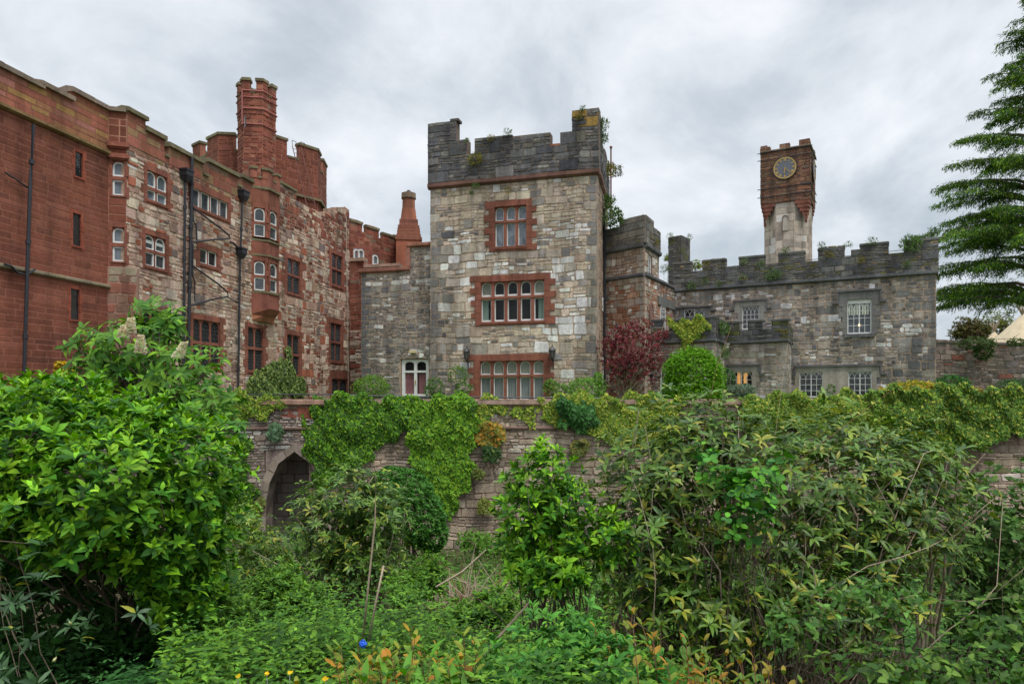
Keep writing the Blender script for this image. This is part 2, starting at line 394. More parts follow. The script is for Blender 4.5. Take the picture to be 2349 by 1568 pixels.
def gothic(parent, pl, r, cols, rows, ah, glass='g_dark', d=-.08, split=True, top=None, lit=None, label=None):
    """white painted casement with intersecting tracery in its head"""
    u0, z0, u1, z1 = r; m = MB(); f = .055; D0, D1 = d-.03, d+.03
    for a, b, c, e in ((u0, u0+f, z0, z1), (u1-f, u1, z0, z1), (u0+f, u1-f, z0, z0+f*1.3), (u0+f, u1-f, z1-f, z1)): pbox(m, pl, a, b, D0, D1, c, e)
    zt = z1-f if top is None else top
    if top is not None: pbox(m, pl, u0+f, u1-f, D0-.002, D1+.01, zt, z1-f)
    za = zt-ah; s = (u1-u0-2*f)/cols; us = [u0+f+s*i for i in range(cols+1)]
    for i in range(1, cols):
        w = .05 if (split and i == cols//2) else .022
        pbox(m, pl, us[i]-w/2, us[i]+w/2, D0+.01, D1-.012, z0+f, za)
        if w > .03: pbox(m, pl, us[i]-w/2, us[i]+w/2, D0+.004, D1-.009, za, zt)
    for k in range(1, rows+1):
        z = z0+f+(za-z0-f)*k/rows; pbox(m, pl, u0+f, u1-f, D0+.012, D1-.016, z-.012, z+.012)
    def arc(c, sgn):
        pts = []
        for k in range(7):
            t = k/6; u = c+sgn*s*(1-math.cos(t*PI/2))*1.0; z = za+ah*math.sin(t*PI/2)
            if u < u0+f-.01 or u > u1-f+.01: break
            pts.append((u, z))
        if len(pts) > 1: pstrip(m, pl, pts, .022, D0+.013, D1-.02)
    for u in us: arc(u, 1); arc(u, -1)
    o = m.build('window', 'white', parent)
    p = MB(); p.add([pl.P(u0, d-.01, z0), pl.P(u1, d-.01, z0), pl.P(u1, d-.01, z1), pl.P(u0, d-.01, z1)], [(0, 1, 2, 3)]); p.build('pane', glass, o)
    if lit:
        q = MB()
        for fa, fb, ga, gb in lit: q.add([pl.P(u0+(u1-u0)*fa, d-.12, z0+(z1-z0)*ga), pl.P(u0+(u1-u0)*fb, d-.12, z0+(z1-z0)*ga), pl.P(u0+(u1-u0)*fb, d-.12, z0+(z1-z0)*gb), pl.P(u0+(u1-u0)*fa, d-.12, z0+(z1-z0)*gb)], [(0, 1, 2, 3)])
        q.build('lamplight', 'warm', o)
    return o
def hood(parent, pl, x0, y0, x1, y1, wr, col=(.13, .125, .125), lint=(.17, .165, .16), jam=None, drop=True):
    """label mould with dropped returns over a flat lintel; wr = window rect it sits over"""
    u0, zt = pl.uz(x0, y0); u1 = pl.u(x1); zb = wr[3]
    m = MB(); pbox(m, pl, u0, u1, .0, .15, zt-.1, zt, col)
    if drop:
        for a, b, e in ((u0, u0+.09, -.22), (u1-.09, u1, .22)):
            pbox(m, pl, a, b, .0, .13, zb-.12, zt-.1, col); pbox(m, pl, min(a, a+e), max(b, b+e), .0, .12, zb-.21, zb-.12, col)
    m.build('hood_mould', 'ashlar', parent)
    m = MB(); x = u0+.1
    while x < u1-.1:
        w = R.uniform(.7, 1.2); e = min(u1-.1, x+w); e = u1-.1 if u1-.1-e < .3 else e
        pbox(m, pl, x+.004, e-.004, -.1, .062, zb, zt-.1, jit(lint, .12)); x = e
    zz = breaks(wr[1]-.05, zb, .34, .15); jc = jam or lint
    for k, (a, b) in enumerate(zip(zz[:-1], zz[1:])):
        w = .42 if k % 2 else .24
        pbox(m, pl, wr[0]-w, wr[0], -.1, .06, a+.004, b-.004, jit(jc, .12)); pbox(m, pl, wr[2]-.0, wr[2]+w, -.1, .06, a+.004, b-.004, jit(jc, .12))
    m.build('lintel', 'ashlar', parent)
def wr_(pl, x0, y0, x1, y1):
    u0, z1 = pl.uz(x0, y0); z0 = pl.uz(x0, y1)[1]; return (u0, z0, pl.u(x1), z1)
def WR(pl, x0, y0, x1, y1):   # u0,u1,z0,z1
    a = wr_(pl, x0, y0, x1, y1); return (a[0], a[2], a[1], a[3])
def facade(parent, pl, rects, wins, pal, mort=MORTAR, mat='rubble', th=.55, name='wall', d=0.0, **k):
    pal0 = pal; sd_ = R.uniform(0, 9); pal = lambda u, z: tuple(q*(1+.13*math.sin(u*.83+sd_)*math.sin(z*.7+u*.2+sd_*2)+.07*math.sin(u*2.1+z*1.3+sd_)) for q in pal0(u, z))
    mb = MB(); hg = []; hm = []
    for w in wins:
        u0, u1, z0, z1 = w['r']
        if w.get('d', 0) > .2: continue
        ms, mt, mb_ = w.get('m', (.3, .28, .22)); hg.append((u0-.04, z0-.04, u1+.04, z1+.04)); hm.append((u0-ms*.7, z0-mb_, u1+ms*.7, z1+mt))
    gridwall(mb, pl, rects, hg, d-th, d, mort)
    masonry(mb, pl, rects, hm, pal, d=d, **k)
    return mb.build(name, mat, parent)
def band(parent, pl, u0, u1, z0, z1, pr, col, name='string_course', mat='ashlar', seg=.9, back=-.1, drop=.5):
    """moulded course: slabs with a sloping underside"""
    m = MB(); us = breaks(u0, u1, seg, .25)
    for a, b in zip(us[:-1], us[1:]):
        c = jit(col, .14); zi = z0+(z1-z0)*.35; o1 = R.uniform(-.012, .012)
        A = lambda u: [pl.P(u, back, z0), pl.P(u, pr*.35, z0), pl.P(u, pr+o1, zi), pl.P(u, pr+o1, z1-.01), pl.P(u, pr*drop, z1+.02), pl.P(u, back, z1+.02)]
        vs = A(a+.003)+A(b-.003); m.add(vs, [(0, 1, 2, 3, 4, 5), (11, 10, 9, 8, 7, 6)]+[(i, 6+i, 6+(i+1) % 6, (i+1) % 6) for i in range(6)], c)
    return m.build(name, mat, parent)
def rr(pl, x0, x1, y, zb, at=0):
    """merlon rect from picture columns x0,x1 and the height of its top at x0 (or x1)"""
    return (pl.u(x0), zb, pl.u(x1), pl.uz(x0 if at == 0 else x1, y)[1])
def coping(parent, pl, rects, th, d0, d1, col, name='coping', over=.05, mat='ashlar'):
    for a, zb, b, zt in rects:
        m = MB(); us = breaks(a-over, b+over, .8, .2)
        for p, q in zip(us[:-1], us[1:]):
            z = zt+R.uniform(-.012, .012); c = jit(col, .2)
            A = lambda u: [pl.P(u, d0, zt-th), pl.P(u, d1, zt-th), pl.P(u, d1, z-.04), pl.P(u, (d0+d1)/2, z+.03), pl.P(u, d0, z-.04)]
            vs = A(p+.0)+A(q-.0); m.add(vs, [(0, 1, 2, 3, 4), (9, 8, 7, 6, 5)]+[(i, 5+i, 5+(i+1) % 5, (i+1) % 5) for i in range(5)], c)
        m.build(name, mat, parent)

ZB = -.6   # foot of the walls, just under the terrace
# ================================================================== central tower
T = Pl((-4.66, 39.0), (4.52, 36.3)); TS = Pl((4.52, 36.3), (6.03, 43.1)); U = T.L
tw = thing('stone_tower', 'tall square limestone tower with dark broken battlements and three storeys of red framed windows', 'tower', (0, 39, ZB))
def blotch(u, z, s, seed): return math.sin(u*s+seed)*math.sin(z*s*1.3+seed*2.1)+.6*math.sin(u*s*2.3+z*s*1.7+seed*3)
def pal_T(u, z):
    x = R.random(); g = max(0, 1-u/1.6)*.75+max(0, (4-z)/9)*.15
    if x < g: return jit(pick(GREY), .12)
    # pale almost white blocks gathered in the middle storeys
    if 2.4 < z < 9.3 and R.random() < .24+.14*blotch(u, z, .8, 2): return jit((.66, .645, .61), .12)
    if z > 9.3: return jit(pick([(4, (.48, .395, .30)), (3, (.43, .355, .275)), (2, (.52, .44, .345)), (1, (.24, .22, .2)), (.5, (.6, .58, .54))]), .1)
    return jit(pick(LIME), .13)
S0 = 11.57
tw_w = [dict(r=WR(T, 1135, 475.5, 1207.5, 567), n=3, tr=T.uz(1135, 510)[1], m=(.42, .32, .26), glass='g_sky', mul=.15, fw=.05, label='three light window under the battlements with two rows of panes'),
        dict(r=WR(T, 1103, 647.5, 1248.5, 739), n=5, tr=T.uz(1103, 684)[1], m=(.45, .34, .2), glass='g_clear', mul=.16, bot=2.2, curt=[(0, 0, .95, 'cloth', 1), (0, .1, .62, 'green_cloth', 0), (4, 0, 1, 'cloth', 1), (4, .35, .95, 'green_cloth', 0)], label='five light window of the middle storey with curtains at both ends'),
        dict(r=WR(T, 1101, 828, 1247, 917), n=5, tr=T.uz(1101, 862)[1], m=(.48, .36, .2), glass='g_clear', mul=.16, curt=[(i, 0, 1, 'net', 0) for i in range(5)]+[(i, 0, 1, 'cloth', 1) for i in range(5)], label='five light ground floor window with white curtains behind it')]
door = wr_(T, 919.6, 824, 982, 912)
masonry_k = dict(hh=.47, ww=.55, rel=.024, irr=.034, gap=.012, qu=[(3, (.22, .205, .19)), (3, (.33, .29, .24)), (1, (.45, .40, .33))], qends=(1, 1))
facade(tw, T, [(0, ZB, U, S0)], tw_w, pal_T, **masonry_k)
band(tw, T, -.12, U+.12, S0, S0+.3, .2, (.175, .09, .068), 'string_course')
TP = T.off(.14)
pz = S0+.3; tp = []
for x0, x1, y in ((984.5, 1046, 284), (1046, 1071.5, 322), (1071.5, 1088.7, 353.5), (1088.7, 1175, 318), (1175, 1262, 313), (1262, 1285, 335), (1285, 1312.4, 304), (1312.4, 1373.5, 254)):
    r = rr(TP, x0, x1, y, pz); tp.append(r)
tp[0] = (-.1, pz, tp[0][2], tp[0][3]); tp[-1] = (tp[-1][0], pz, U+.12, tp[-1][3])
for i in range(1, 8): tp[i] = (tp[i-1][2], pz, tp[i][2], tp[i][3])
def pal_TP(u, z):
    if z > 14.2 and u > 8.3 and R.random() < .55: return jit((.27, .17, .05), .2)
    return jit(pick(DARK), .14)
facade(tw, TP, tp, [], pal_TP, mort=(.16, .125, .10), name='parapet', hh=.45, ww=.6, rel=.03, irr=.02, th=.6)
m = MB(); pbox(m, TP, tp[5][0]+.02, tp[5][2]-.02, -.5, .03, tp[5][3]-.02, tp[5][3]+.09, (.34, .13, .07)); m.build('coping', 'sand', tw)
m = MB(); pbox(m, TP, tp[0][2]-.35, tp[0][2]+.16, -.55, .03, tp[0][3]-.02, tp[0][3]+.12, (.10, .09, .085)); m.build('capstone', 'ashlar', tw)
# right hand return of the tower
k2 = dict(masonry_k); k2['qends'] = (1, 0); k2['gap'] = .01
facade(tw, TS, [(0.08, ZB, TS.L, S0)], [], lambda u, z: jit(pick([(4, (.42, .32, .24)), (3, (.36, .26, .19)), (1, (.25, .2, .16))]), .12), name='side_wall', **k2)
band(tw, TS, 0, TS.L, S0, S0+.3, .18, (.22, .12, .09))
facade(tw, TS.off(.12), [(0.14, pz, 1.7, 15.0), (1.7, pz, 2.6, 13.9), (2.6, pz, 3.6, 13.3), (3.6, pz, 5.2, 14.2), (5.2, pz, TS.L, 13.3)], [], P_(DARK), mort=(.16, .125, .10), name='side_parapet', hh=.4, ww=.6)
m = MB(); q = [T.P(.02, -.58, 0), T.P(U-.6, -.58, 0), TS.P(TS.L, -.6, 0), T.P(.02, -7.2, 0)]; core(m, [(p.x, p.y) for p in q][::-1], ZB, 12.1)
core_m = m.build('dark_core_and_roof', 'dark', tw)
m = MB()
for a, b, dd in ((T.P(0, -.02, 0), T.P(0, -7.2, 0), 1), (T.P(0, -7.2, 0), TS.P(TS.L, 0, 0), 1)):
    pl = Pl((b.x, b.y), (a.x, a.y)); rc = [(0, ZB, pl.L, S0), (0, S0, pl.L, 13.3), (0, 13.3, 1.4, 14.3), (2.4, 13.3, 4.2, 14.3), (5.4, 13.3, min(6.9, pl.L), 14.3)]
    gridwall(m, pl, rc, [], -.5, 0, MORTAR); masonry(m, pl, rc, [], pal_T, hh=.42, ww=.7, rel=.03)
m.build('rear_wall', 'rubble', tw)
for w in tw_w: window(tw, T, w)
# small side window, white sash
ww_ = [TS.u(1379), TS.u(1383)]
gothic(tw, TS, (3.0, 5.4, 3.6, 5.0), 2, 3, .25, d=.03); gothic(tw, TS, (3.2, .1, 3.8, 2.0), 2, 3, .25, d=.03)
# lit bulb in the middle window
u, z = T.uz(1191, 721); mm = MB(); 
tube(mm, [T.P(u, -.29, z-.05), T.P(u, -.29, z+.04)], .045, 8); b_ = mm.build('table_lamp', 'bulb'); tag(b_, 'small lit lamp glowing behind the middle window of the tall tower', 'lamp')

# ================================================================== annex left of the tower
A_ = Pl(T.off(-.35).P(-4.3, 0, 0), T.off(-.35).P(0, 0, 0)); uL = A_.u(828.5); A_ = Pl(A_.P(uL, 0, 0), T.off(-.35).P(.1, 0, 0))
an = thing('stone_annex', 'low grey rubble annex with a stepped red coping and a white door', 'annex', (-7, 39, ZB))
zc1, zc2 = A_.uz(830, 628)[1], A_.uz(960, 567)[1]; us1 = A_.u(940)
dr = wr_(A_, 919.6, 824, 982, 911)
def pal_A(u, z):
    if R.random() < .09: return jit((.54, .53, .51), .1)
    return jit(pick([(5, (.225, .21, .20)), (4, (.28, .25, .22)), (3, (.165, .16, .16)), (2, (.33, .28, .23))]), .12)
wd = dict(r=(dr[0], dr[2], dr[1], dr[3]), m=(.12, .1, 0))
facade(an, A_, [(0, ZB, us1, zc1), (us1, ZB, A_.L, zc2)], [wd], pal_A, hh=.3, ww=.45, qu=[(1, (.16, .16, .165))], qends=(1, 0), irr=.028)
m = MB()
SAL = (.30, .135, .095)
band(an, A_, -.1, us1+.05, zc1, zc1+.26, .16, SAL, 'coping', 'sand'); band(an, A_, us1-.16, A_.L-.05, zc2, zc2+.24, .16, SAL, 'coping', 'sand')
pbox(m, A_, us1-.2, us1+.05, -.5, .12, zc1+.29, zc2, jit(SAL)); m.build('coping_upright', 'sand', an)
m = MB(); us = A_.u(915), A_.u(986)
pts = arch_pts(us[0]-.05, us[1]+.02, dr[3]-.1, dr[3]+.75, 10)
for a, b in zip(pts[:-1], pts[1:]): pstrip(m, A_, [a, b], .2, -.02, .05, jit((.25, .225, .19), .15))
m.build('relieving_arch', 'ashlar', an)
m = MB(); q = [A_.P(.02, -.57, 0), A_.P(A_.L, -.57, 0), A_.P(A_.L, -7, 0), A_.P(.02, -7, 0)]; core(m, [(p.x, p.y) for p in q][::-1], ZB, zc1-.4)
m.build('dark_core_and_roof', 'dark', an)
m = MB(); pl = Pl(A_.P(0, -7, 0), A_.P(0, 0, 0)); gridwall(m, pl, [(0, ZB, pl.L-.02, zc1)], [], -.5, 0, MORTAR); masonry(m, pl, [(0, ZB, pl.L-.02, zc1)], [], pal_A, hh=.34, ww=.5); m.build('side_wall', 'rubble', an)
# double door
dm = MB(); a, z0, b, z1 = dr; c = (a+b)/2; f = .09; zt = A_.uz(920, 852)[1]
for x0, x1, y0, y1, e in ((a, a+f, z0, z1, .0), (b-f, b, z0, z1, .0), (a+f, b-f, z1-f, z1, .0), (c-.09, c+.09, z0, z1-f, -.01), (a+f, b-f, zt-.06, zt+.06, -.004), (a+f, b-f, z0, z0+.2, -.008), (a+f, a+f+.1, z0, z1-f, -.012), (b-f-.1, b-f, z0, z1-f, -.012)): pbox(dm, A_, x0, x1, -.25+e, -.14+e, y0, y1)
for s in ((a+f+.1, c-.09), (c+.09, b-f-.1)):
    p = arch_pts(s[0], s[1], z1-f-.24, z1-f-.05, 8)
    for q, r in zip(p[:-1], p[1:]): pext(dm, A_, [q, r, (r[0], z1-f), (q[0], z1-f)], -.24, -.16)
do = dm.build('door', 'white', an); do['label'] = 'white double door with pink curtains'
pm = MB(); pm.add([A_.P(a, -.2, z0), A_.P(b, -.2, z0), A_.P(b, -.2, z1), A_.P(a, -.2, z1)], [(0, 1, 2, 3)]); pm.build('pane', 'g_clear', do)
for s in ((a+f+.1, c-.14), (c+.14, b-f-.1)): drape(do, A_, s[0], s[1], z0+.1, zt-.1, -.3, 'pink')
hm = MB(); pbox(hm, A_, c+.0, c+.035, -.16, -.08, z0+.75, z0+1.0); hm.build('handle', 'gold', do)
u, z = A_.uz(948.5, 807); m = MB(); pbox(m, A_, u-.2, u+.2, 0.03, .16, z-.06, z+.07); tag(m.build('bulkhead_light', 'signcream'), 'small cream bulkhead light fixed above the white double door', 'light')

# wall lanterns
def lantern(px, py, pl, lab):
    u, z = pl.uz(px, py); c = pl.P(u, .32, z); t = thing('wall_lantern', lab, 'lantern', c, 'black lanterns on the tower front')
    m = MB(); n = 6
    ring = lambda r, zz: [Vector((c.x+r*math.cos(2*PI*k/n), c.y+r*math.sin(2*PI*k/n), c.z+zz)) for k in range(n)]
    def cone(m, r0, a, r1, b): m.add(ring(r0, a)+ring(r1, b), [(k, (k+1) % n, n+(k+1) % n, n+k) for k in range(n)]+[tuple(range(n))[::-1], tuple(range(n, 2*n))])
    cone(m, .2, .2, .04, .4); cone(m, .04, .4, .015, .52); cone(m, .05, -.3, .11, -.22)
    for k in range(n):
        q, r = ring(.11, -.22)[k], ring(.17, .2)[k]; tube(m, [q, r], .014, 4)
    m.build('lantern_frame', 'iron', t)
    g = MB(); cone(g, .1, -.21, .155, .19); g.build('lantern_glass', 'lampglass', t)
    b = MB(); tube(b, [c+Vector((0, 0, -.28)), c+Vector((0, 0, -.4)), pl.P(u, .12, z-.45), pl.P(u, .03, z-.45)], .025, 6); tube(b, [pl.P(u, .05, z-.3), pl.P(u, .05, z-.8)], .03, 6); b.build('bracket', 'iron', t)
lantern(1075, 815, T, 'black wall lantern left of the five light ground floor window'); lantern(1270, 812, T, 'black wall lantern right of the five light ground floor window')
# ================================================================== left wing: rubble wall W and red block
W = Pl((-14.37, 25.46), (-10.62, 44.7)); t_ = W.t; n_ = W.n
wg = thing('rubble_wing', 'long pink rubble wing with red sandstone windows and a stepped battlement', 'wing', (-12.5, 34, ZB), )
def wl(x0, y0, x1, y1, **k): return dict(r=WR(W, x0, y0, x1, y1), **k)
ms = (.24, .22, .18)
ww = [wl(337, 388, 383, 455, n=2, tr=W.uz(337, 428)[1], glass='g_sky', m=ms, label='uppermost pair of arched white lights at the near end'),
      wl(333, 535, 380, 607, n=2, tr=W.uz(333, 572)[1], glass='g_mid', m=ms, label='pair of arched white lights with half drawn blinds'),
      wl(440, 429, 523, 470, n=4, arch=False, glass='g_mid', m=(.28, .3, .2), label='row of four small square lights high under the battlement'),
      wl(458, 568, 498, 602, n=2, arch=False, glass='g_dark', m=(.3, .26, .22), label='two small square lights between the drainpipes'),
      wl(442, 730, 504, 838, n=3, tr=W.uz(442, 784)[1], white=False, leaded=True, glass='g_dark', m=(.34, .24, .22), label='tall three light leaded window between the drainpipes'),
      wl(568, 749, 603, 848, n=2, tr=W.uz(568, 797)[1], white=False, leaded=True, glass='g_dark', m=(.34, .24, .22), label='two light leaded window below the oriel'),
      wl(658, 766, 687, 857, n=2, tr=W.uz(658, 812)[1], white=False, leaded=True, glass='g_dark', m=(.34, .24, .22), label='two light leaded window above the ivy'),
      wl(658.5, 590, 688, 668, n=2, tr=W.uz(658.5, 627)[1], white=False, leaded=True, glass='g_mid', m=(.34, .24, .22), label='upper two light leaded window right of the oriel'),
      wl(761, 579, 785, 649, n=2, tr=W.uz(761, 613)[1], white=False, leaded=True, glass='g_mid', m=(.4, .3, .3), label='upper two light leaded window at the far end'),
      wl(758, 739, 783, 825, n=2, tr=W.uz(758, 783)[1], white=False, leaded=True, glass='g_mid', m=(.4, .3, .3), label='lower two light leaded window at the far end'),
      wl(761, 868, 797, 915, n=2, white=False, leaded=True, glass='g_dark', m=(.4, .5, .0), label='dark ground level window at the far end'),
      wl(322, 708, 372, 780, n=2, white=False, leaded=True, glass='g_dark', m=(.3, .25, .2), label='dark two light window behind the chestnut leaves')]
wz = 9.2   # base of the red parapet masonry
def pal_W(u, z):
    v = blotch(u, z, .5, 5)
    if z > 9.0 and u < 10.5: return jit(pick([(4, (.33, .13, .085)), (3, (.29, .15, .10)), (2, (.33, .22, .12)), (1, (.2, .12, .09))]), .12)
    if u > 10.5 and z > 9+.4*math.sin(u) and R.random() < .6: return jit(pick(REDW), .14)
    if u > 8 and R.random() < .12: return jit(pick(REDW), .14)
    return jit(pick(PINKR), .12)
mer = [(290, 333, 266, 1), (333, 376, 311, 1), (376, 386, 354, 1), (386, 464, 366, 1), (464, 476, 398, 1), (476, 543, 397, 1), (543, 553, 424, 1), (553, 580, 412, 1)]
rs = []; 
for x0, x1, y, a in mer: rs.append((W.u(x0), ZB, W.u(x1), W.uz(x1, y)[1]))
rs[0] = (0, ZB, rs[0][2], rs[0][3])
base = W.uz(640, 420)[1]
rs.append((W.u(580), ZB, W.u(642), W.uz(642, 425)[1]))
steps = [(642, 679, 424), (679, 690, 463), (690, 702, 468), (702, 716, 476), (716, 728, 481), (728, 745, 489), (745, 760, 489), (760, 776, 482), (776, 790, 479), (790, 801, 478)]
for x0, x1, y in steps: rs.append((W.u(x0), ZB, W.u(x1), W.uz((x0+x1)/2, y)[1]))
zsp_ = 9.25; lowr = [(r[0], r[1], r[2], min(r[3], zsp_)) if r[2] < W.u(642)+.01 else r for r in rs]; upr = [(r[0], zsp_, r[2], r[3]) for r in rs if r[2] < W.u(642)+.01]
facade(wg, W, upr, [], lambda u, z: jit(pick([(4, (.27, .10, .065)), (3, (.24, .085, .055)), (1.5, (.25, .15, .08)), (1, (.20, .13, .09))]), .13), mort=(.24, .12, .08), mat='ashlar', mode='ashlar', hh=.27, ww=.7, rel=.01, gap=.006, irr=.006, name='parapet', d=.02)
facade(wg, W, lowr, ww, pal_W, mort=(.44, .30, .22), hh=.4, ww=.46, irr=.035, rel=.026, gap=.012)
LICH = (.17, .145, .085)
coping(wg, W, [rs[i] for i in (0, 1, 3, 5, 7)], .2, -.5, .14, LICH)
coping(wg, W, [rs[i] for i in (2, 4, 6, 9)], .16, -.45, .1, LICH, 'crenel_coping', 0)
for w in ww: w.update(rec=.1, pr=.025, mul=.1, fw=.038); window(wg, W, w)
for i, a, b in ((1, 0, 1), (1, 1, 2)): pass
r1 = ww[1]['r']; half = (r1[0]+r1[1])/2
bm = MB()
for a, b in ((r1[0]+.07, half-.1), (half+.1, r1[1]-.07)): bm.add([W.P(a, -.084, ww[1]['tr']+.3), W.P(b, -.084, ww[1]['tr']+.3), W.P(b, -.084, r1[3]-.2), W.P(a, -.084, r1[3]-.2)], [(0, 1, 2, 3)])
bm.build('blind', 'blind', wg)
m = MB(); q = [W.P(.5, -.57, 0), W.P(W.L-.1, -.57, 0), W.P(W.L-.1, -9, 0), W.P(.5, -9, 0)]; core(m, [(p.x, p.y) for p in q][::-1], ZB, 9.0); m.build('dark_core_and_roof', 'dark', wg)
for w in (dict(r=(.0, 0, 0, 0)),): pass
# oriel, two storeys, canted
S = lambda u, p: W.P(W.u(575)+u, p, 0)
op = [S(0, 0), S(.6, .6), S(1.6, .6), S(2.2, 0)]; opx = [(p.x, p.y) for p in op]
orl = MB()
def orow(z): return W.uz(612, z)[1]
def zY(py, Y=34.0): return (HY-py)/F*Y
zs_ = dict(cor=zY(737), sb=zY(713), w1b=zY(668), w1t=zY(601), m1=zY(588), m0=zY(552), w2b=zY(546), w2t=zY(480), st=zY(437), top=zY(388))
def sc(poly, k):  # scale away from the wall
    o = []
    for i, p in enumerate(poly): b = op[0].lerp(op[3], [0, .27, .73, 1][i]); v = Vector((p[0], p[1], 0))-b; o.append(((b+v*k).x, (b+v*k).y))
    return o
def oprism(z0, z1, k=1.0, col=SAND, mbx=None):
    p = sc(opx, k); prism(mbx or orl, [(a, b) for a, b in p][::-1], z0, z1, jit(col, .08))
def taper(z0, z1, k0, k1, col=SAND):
    a, b = sc(opx, k0), sc(opx, k1); n = 4; orl.add([(x, y, z0) for x, y in a]+[(x, y, z1) for x, y in b], [(i, (i+1) % n, n+(i+1) % n, n+i) for i in range(n)]+[(3, 2, 1, 0), (4, 5, 6, 7)], jit(col, .1))
taper(zs_['cor'], zs_['cor']+.3, .35, .62, (.34, .13, .075)); taper(zs_['cor']+.3, zs_['sb']+.1, .7, 1.1)
oprism(zs_['sb']+.1, zs_['w1b']-.12); oprism(zs_['w1b']-.12, zs_['w1b']-.02, 1.1, LICH); orl.build('oriel_apron', 'sand', wg); orl = MB(); oprism(zs_['m1']-.03, zs_['m1']+.07, 1.1, LICH)
oprism(zs_['m1']+.07, zs_['m0']-.08); oprism(zs_['m0']-.08, zs_['m0']+.02, 1.1, LICH); orl.build('oriel_apron', 'sand', wg); orl = MB(); oprism(zs_['w2t']+.28, zs_['st']); oprism(zs_['st'], zs_['st']+.12, 1.16, LICH)
oprism(zs_['st']+.12, zs_['top']-.55, 1.08, (.26, .10, .065))
orl.build('oriel_parapet', 'sand', wg)
f1 = Pl(op[0], op[1]); f2 = Pl(op[1], op[2]); f3 = Pl(op[2], op[3])
for a, b in (('w1b', 'w1t'), ('w2b', 'w2t')):
    for pl in (f1, f2, f3):
        z0, z1 = zs_[a], zs_[b]; e = .17
        window(wg, pl, dict(r=(e, pl.L-e, z0, z1), n=1, tr=z0+(z1-z0)*.48, m=(e*.74, .28, .02), pr=0, rec=.1, glass='g_mid', fw=.05, label=None))
for pl, q in ((f1, 1), (f2, 1), (f3, 1)):
    m = MB(); l = pl.off(.04)
    for a, b in ((0, .3), (l.L-.3, l.L)):
        pbox(m, l, a, b, -.25, 0, zs_['top']-.55, zs_['top']-.12, jit((.27, .10, .065))); 
    m.build('merlon', 'sand', wg)
    m = MB()
    for a, b in ((-.04, .33), (l.L-.33, l.L+.04)): pbox(m, l, a, b, -.3, .06, zs_['top']-.12, zs_['top'], jit(LICH))
    pbox(m, l, .33, l.L-.33, -.28, .03, zs_['top']-.55, zs_['top']-.45, jit(LICH)); m.build('coping', 'ashlar', wg)
# return pier at the far end of the wing, facing the garden
PR = Pl((-10.62, 44.7), (-6.9, 43.6)); zp = PR.uz(800, 597)[1]
facade(wg, PR, [(0, ZB, PR.u(822), zp), (PR.u(822), ZB, PR.u(835), zp-.1), (PR.u(835), ZB, 3.6, zp-.55)], [], lambda u, z: jit(pick(REDW if (z > 4 or R.random() < .4) else PINKR), .12), mort=MORT_R, hh=.32, ww=.5, name='return_wall')
coping(wg, PR, [(0, 0, PR.u(834), zp+.15)], .25, -.5, .15, (.40, .27, .20), mat='sand'); coping(wg, PR, [(PR.u(838), 0, 3.5, zp-.35)], .22, -.5, .15, (.40, .27, .20), mat='sand')

# ------------------------------------------------ red block at the far left
RB_A, RB_B = Vector((-15.9*1.0, 21.05, 0)), Vector((-14.94, 25.27, 0))
dirv = (W.t); RBs = RB_B-dirv*9.5
RB = Pl(RBs, RB_B)
rb = thing('sandstone_block', 'smooth deep red sandstone block with three slit windows at the left edge', 'building', (-17, 20, ZB))
zt = RB.uz(250, 243)[1]; zt0 = RB.uz(0, 137)[1]
rw = [dict(r=WR(RB, *q), n=1, arch=True, white=False, glass='g_dark', m=(.1, .12, .1), pr=.012, col=(.27, .075, .045), rec=.05, tr=None) for q in ((172, 346, 190, 403), (167, 487, 186, 562), (162, 661, 182, 732))]
uL = RB.u(250)
rbr = [(0, ZB, RB.u(95), zt0-.05), (RB.u(95), ZB, RB.u(165), zt0+.05), (RB.u(165), ZB, RB.L, zt)]
zs1 = RB.uz(120, 298)[1]-.05; zs2 = RB.uz(230, 655)[1]-.06
def pal_R(u, z):
    if z > zs1+.1:
        return jit(pick([(4, (.32, .11, .07)), (3, (.30, .14, .07)), (1.5, (.33, .19, .07)), (2, (.36, .15, .11))]), .14)
    return jit(pick(REDD), .09)
facade(rb, RB, rbr, rw, pal_R, mort=(.24, .095, .062), mat='ashlar', mode='ashlar', hh=.2, ww=.8, rel=.006, gap=.0045, irr=.002)
for w in rw: window(rb, RB, w)
band(rb, RB, 0, RB.L-.02, zs1, zs1+.16, .16, (.20, .13, .06)); band(rb, RB, 0, RB.L-.02, zs2, zs2+.13, .12, (.22, .18, .12))
coping(rb, RB, rbr, .2, -.5, .12, (.22, .17, .13))
q = [RB.P(0, -.57, 0), RB.P(RB.L, -.57, 0), RB.P(RB.L, -7, 0), RB.P(0, -7, 0)]; m = MB(); core(m, [(p.x, p.y) for p in q][::-1], ZB, 9.3); m.build('dark_core_and_roof', 'dark', rb)
m = MB()
for a, b in ((RB.P(0, -7, 0), RB.P(0, 0, 0)),):
    pl = Pl(a, b); gridwall(m, pl, [(0, ZB, pl.L, zt0-.05)], [], -.5, 0, (.33, .15, .10)); masonry(m, pl, [(0, ZB, pl.L, zt0-.05)], [], pal_R, mode='ashlar', hh=.2, ww=.8, rel=.006, gap=.0045, irr=.002)
m.build('end_wall', 'ashlar', rb)
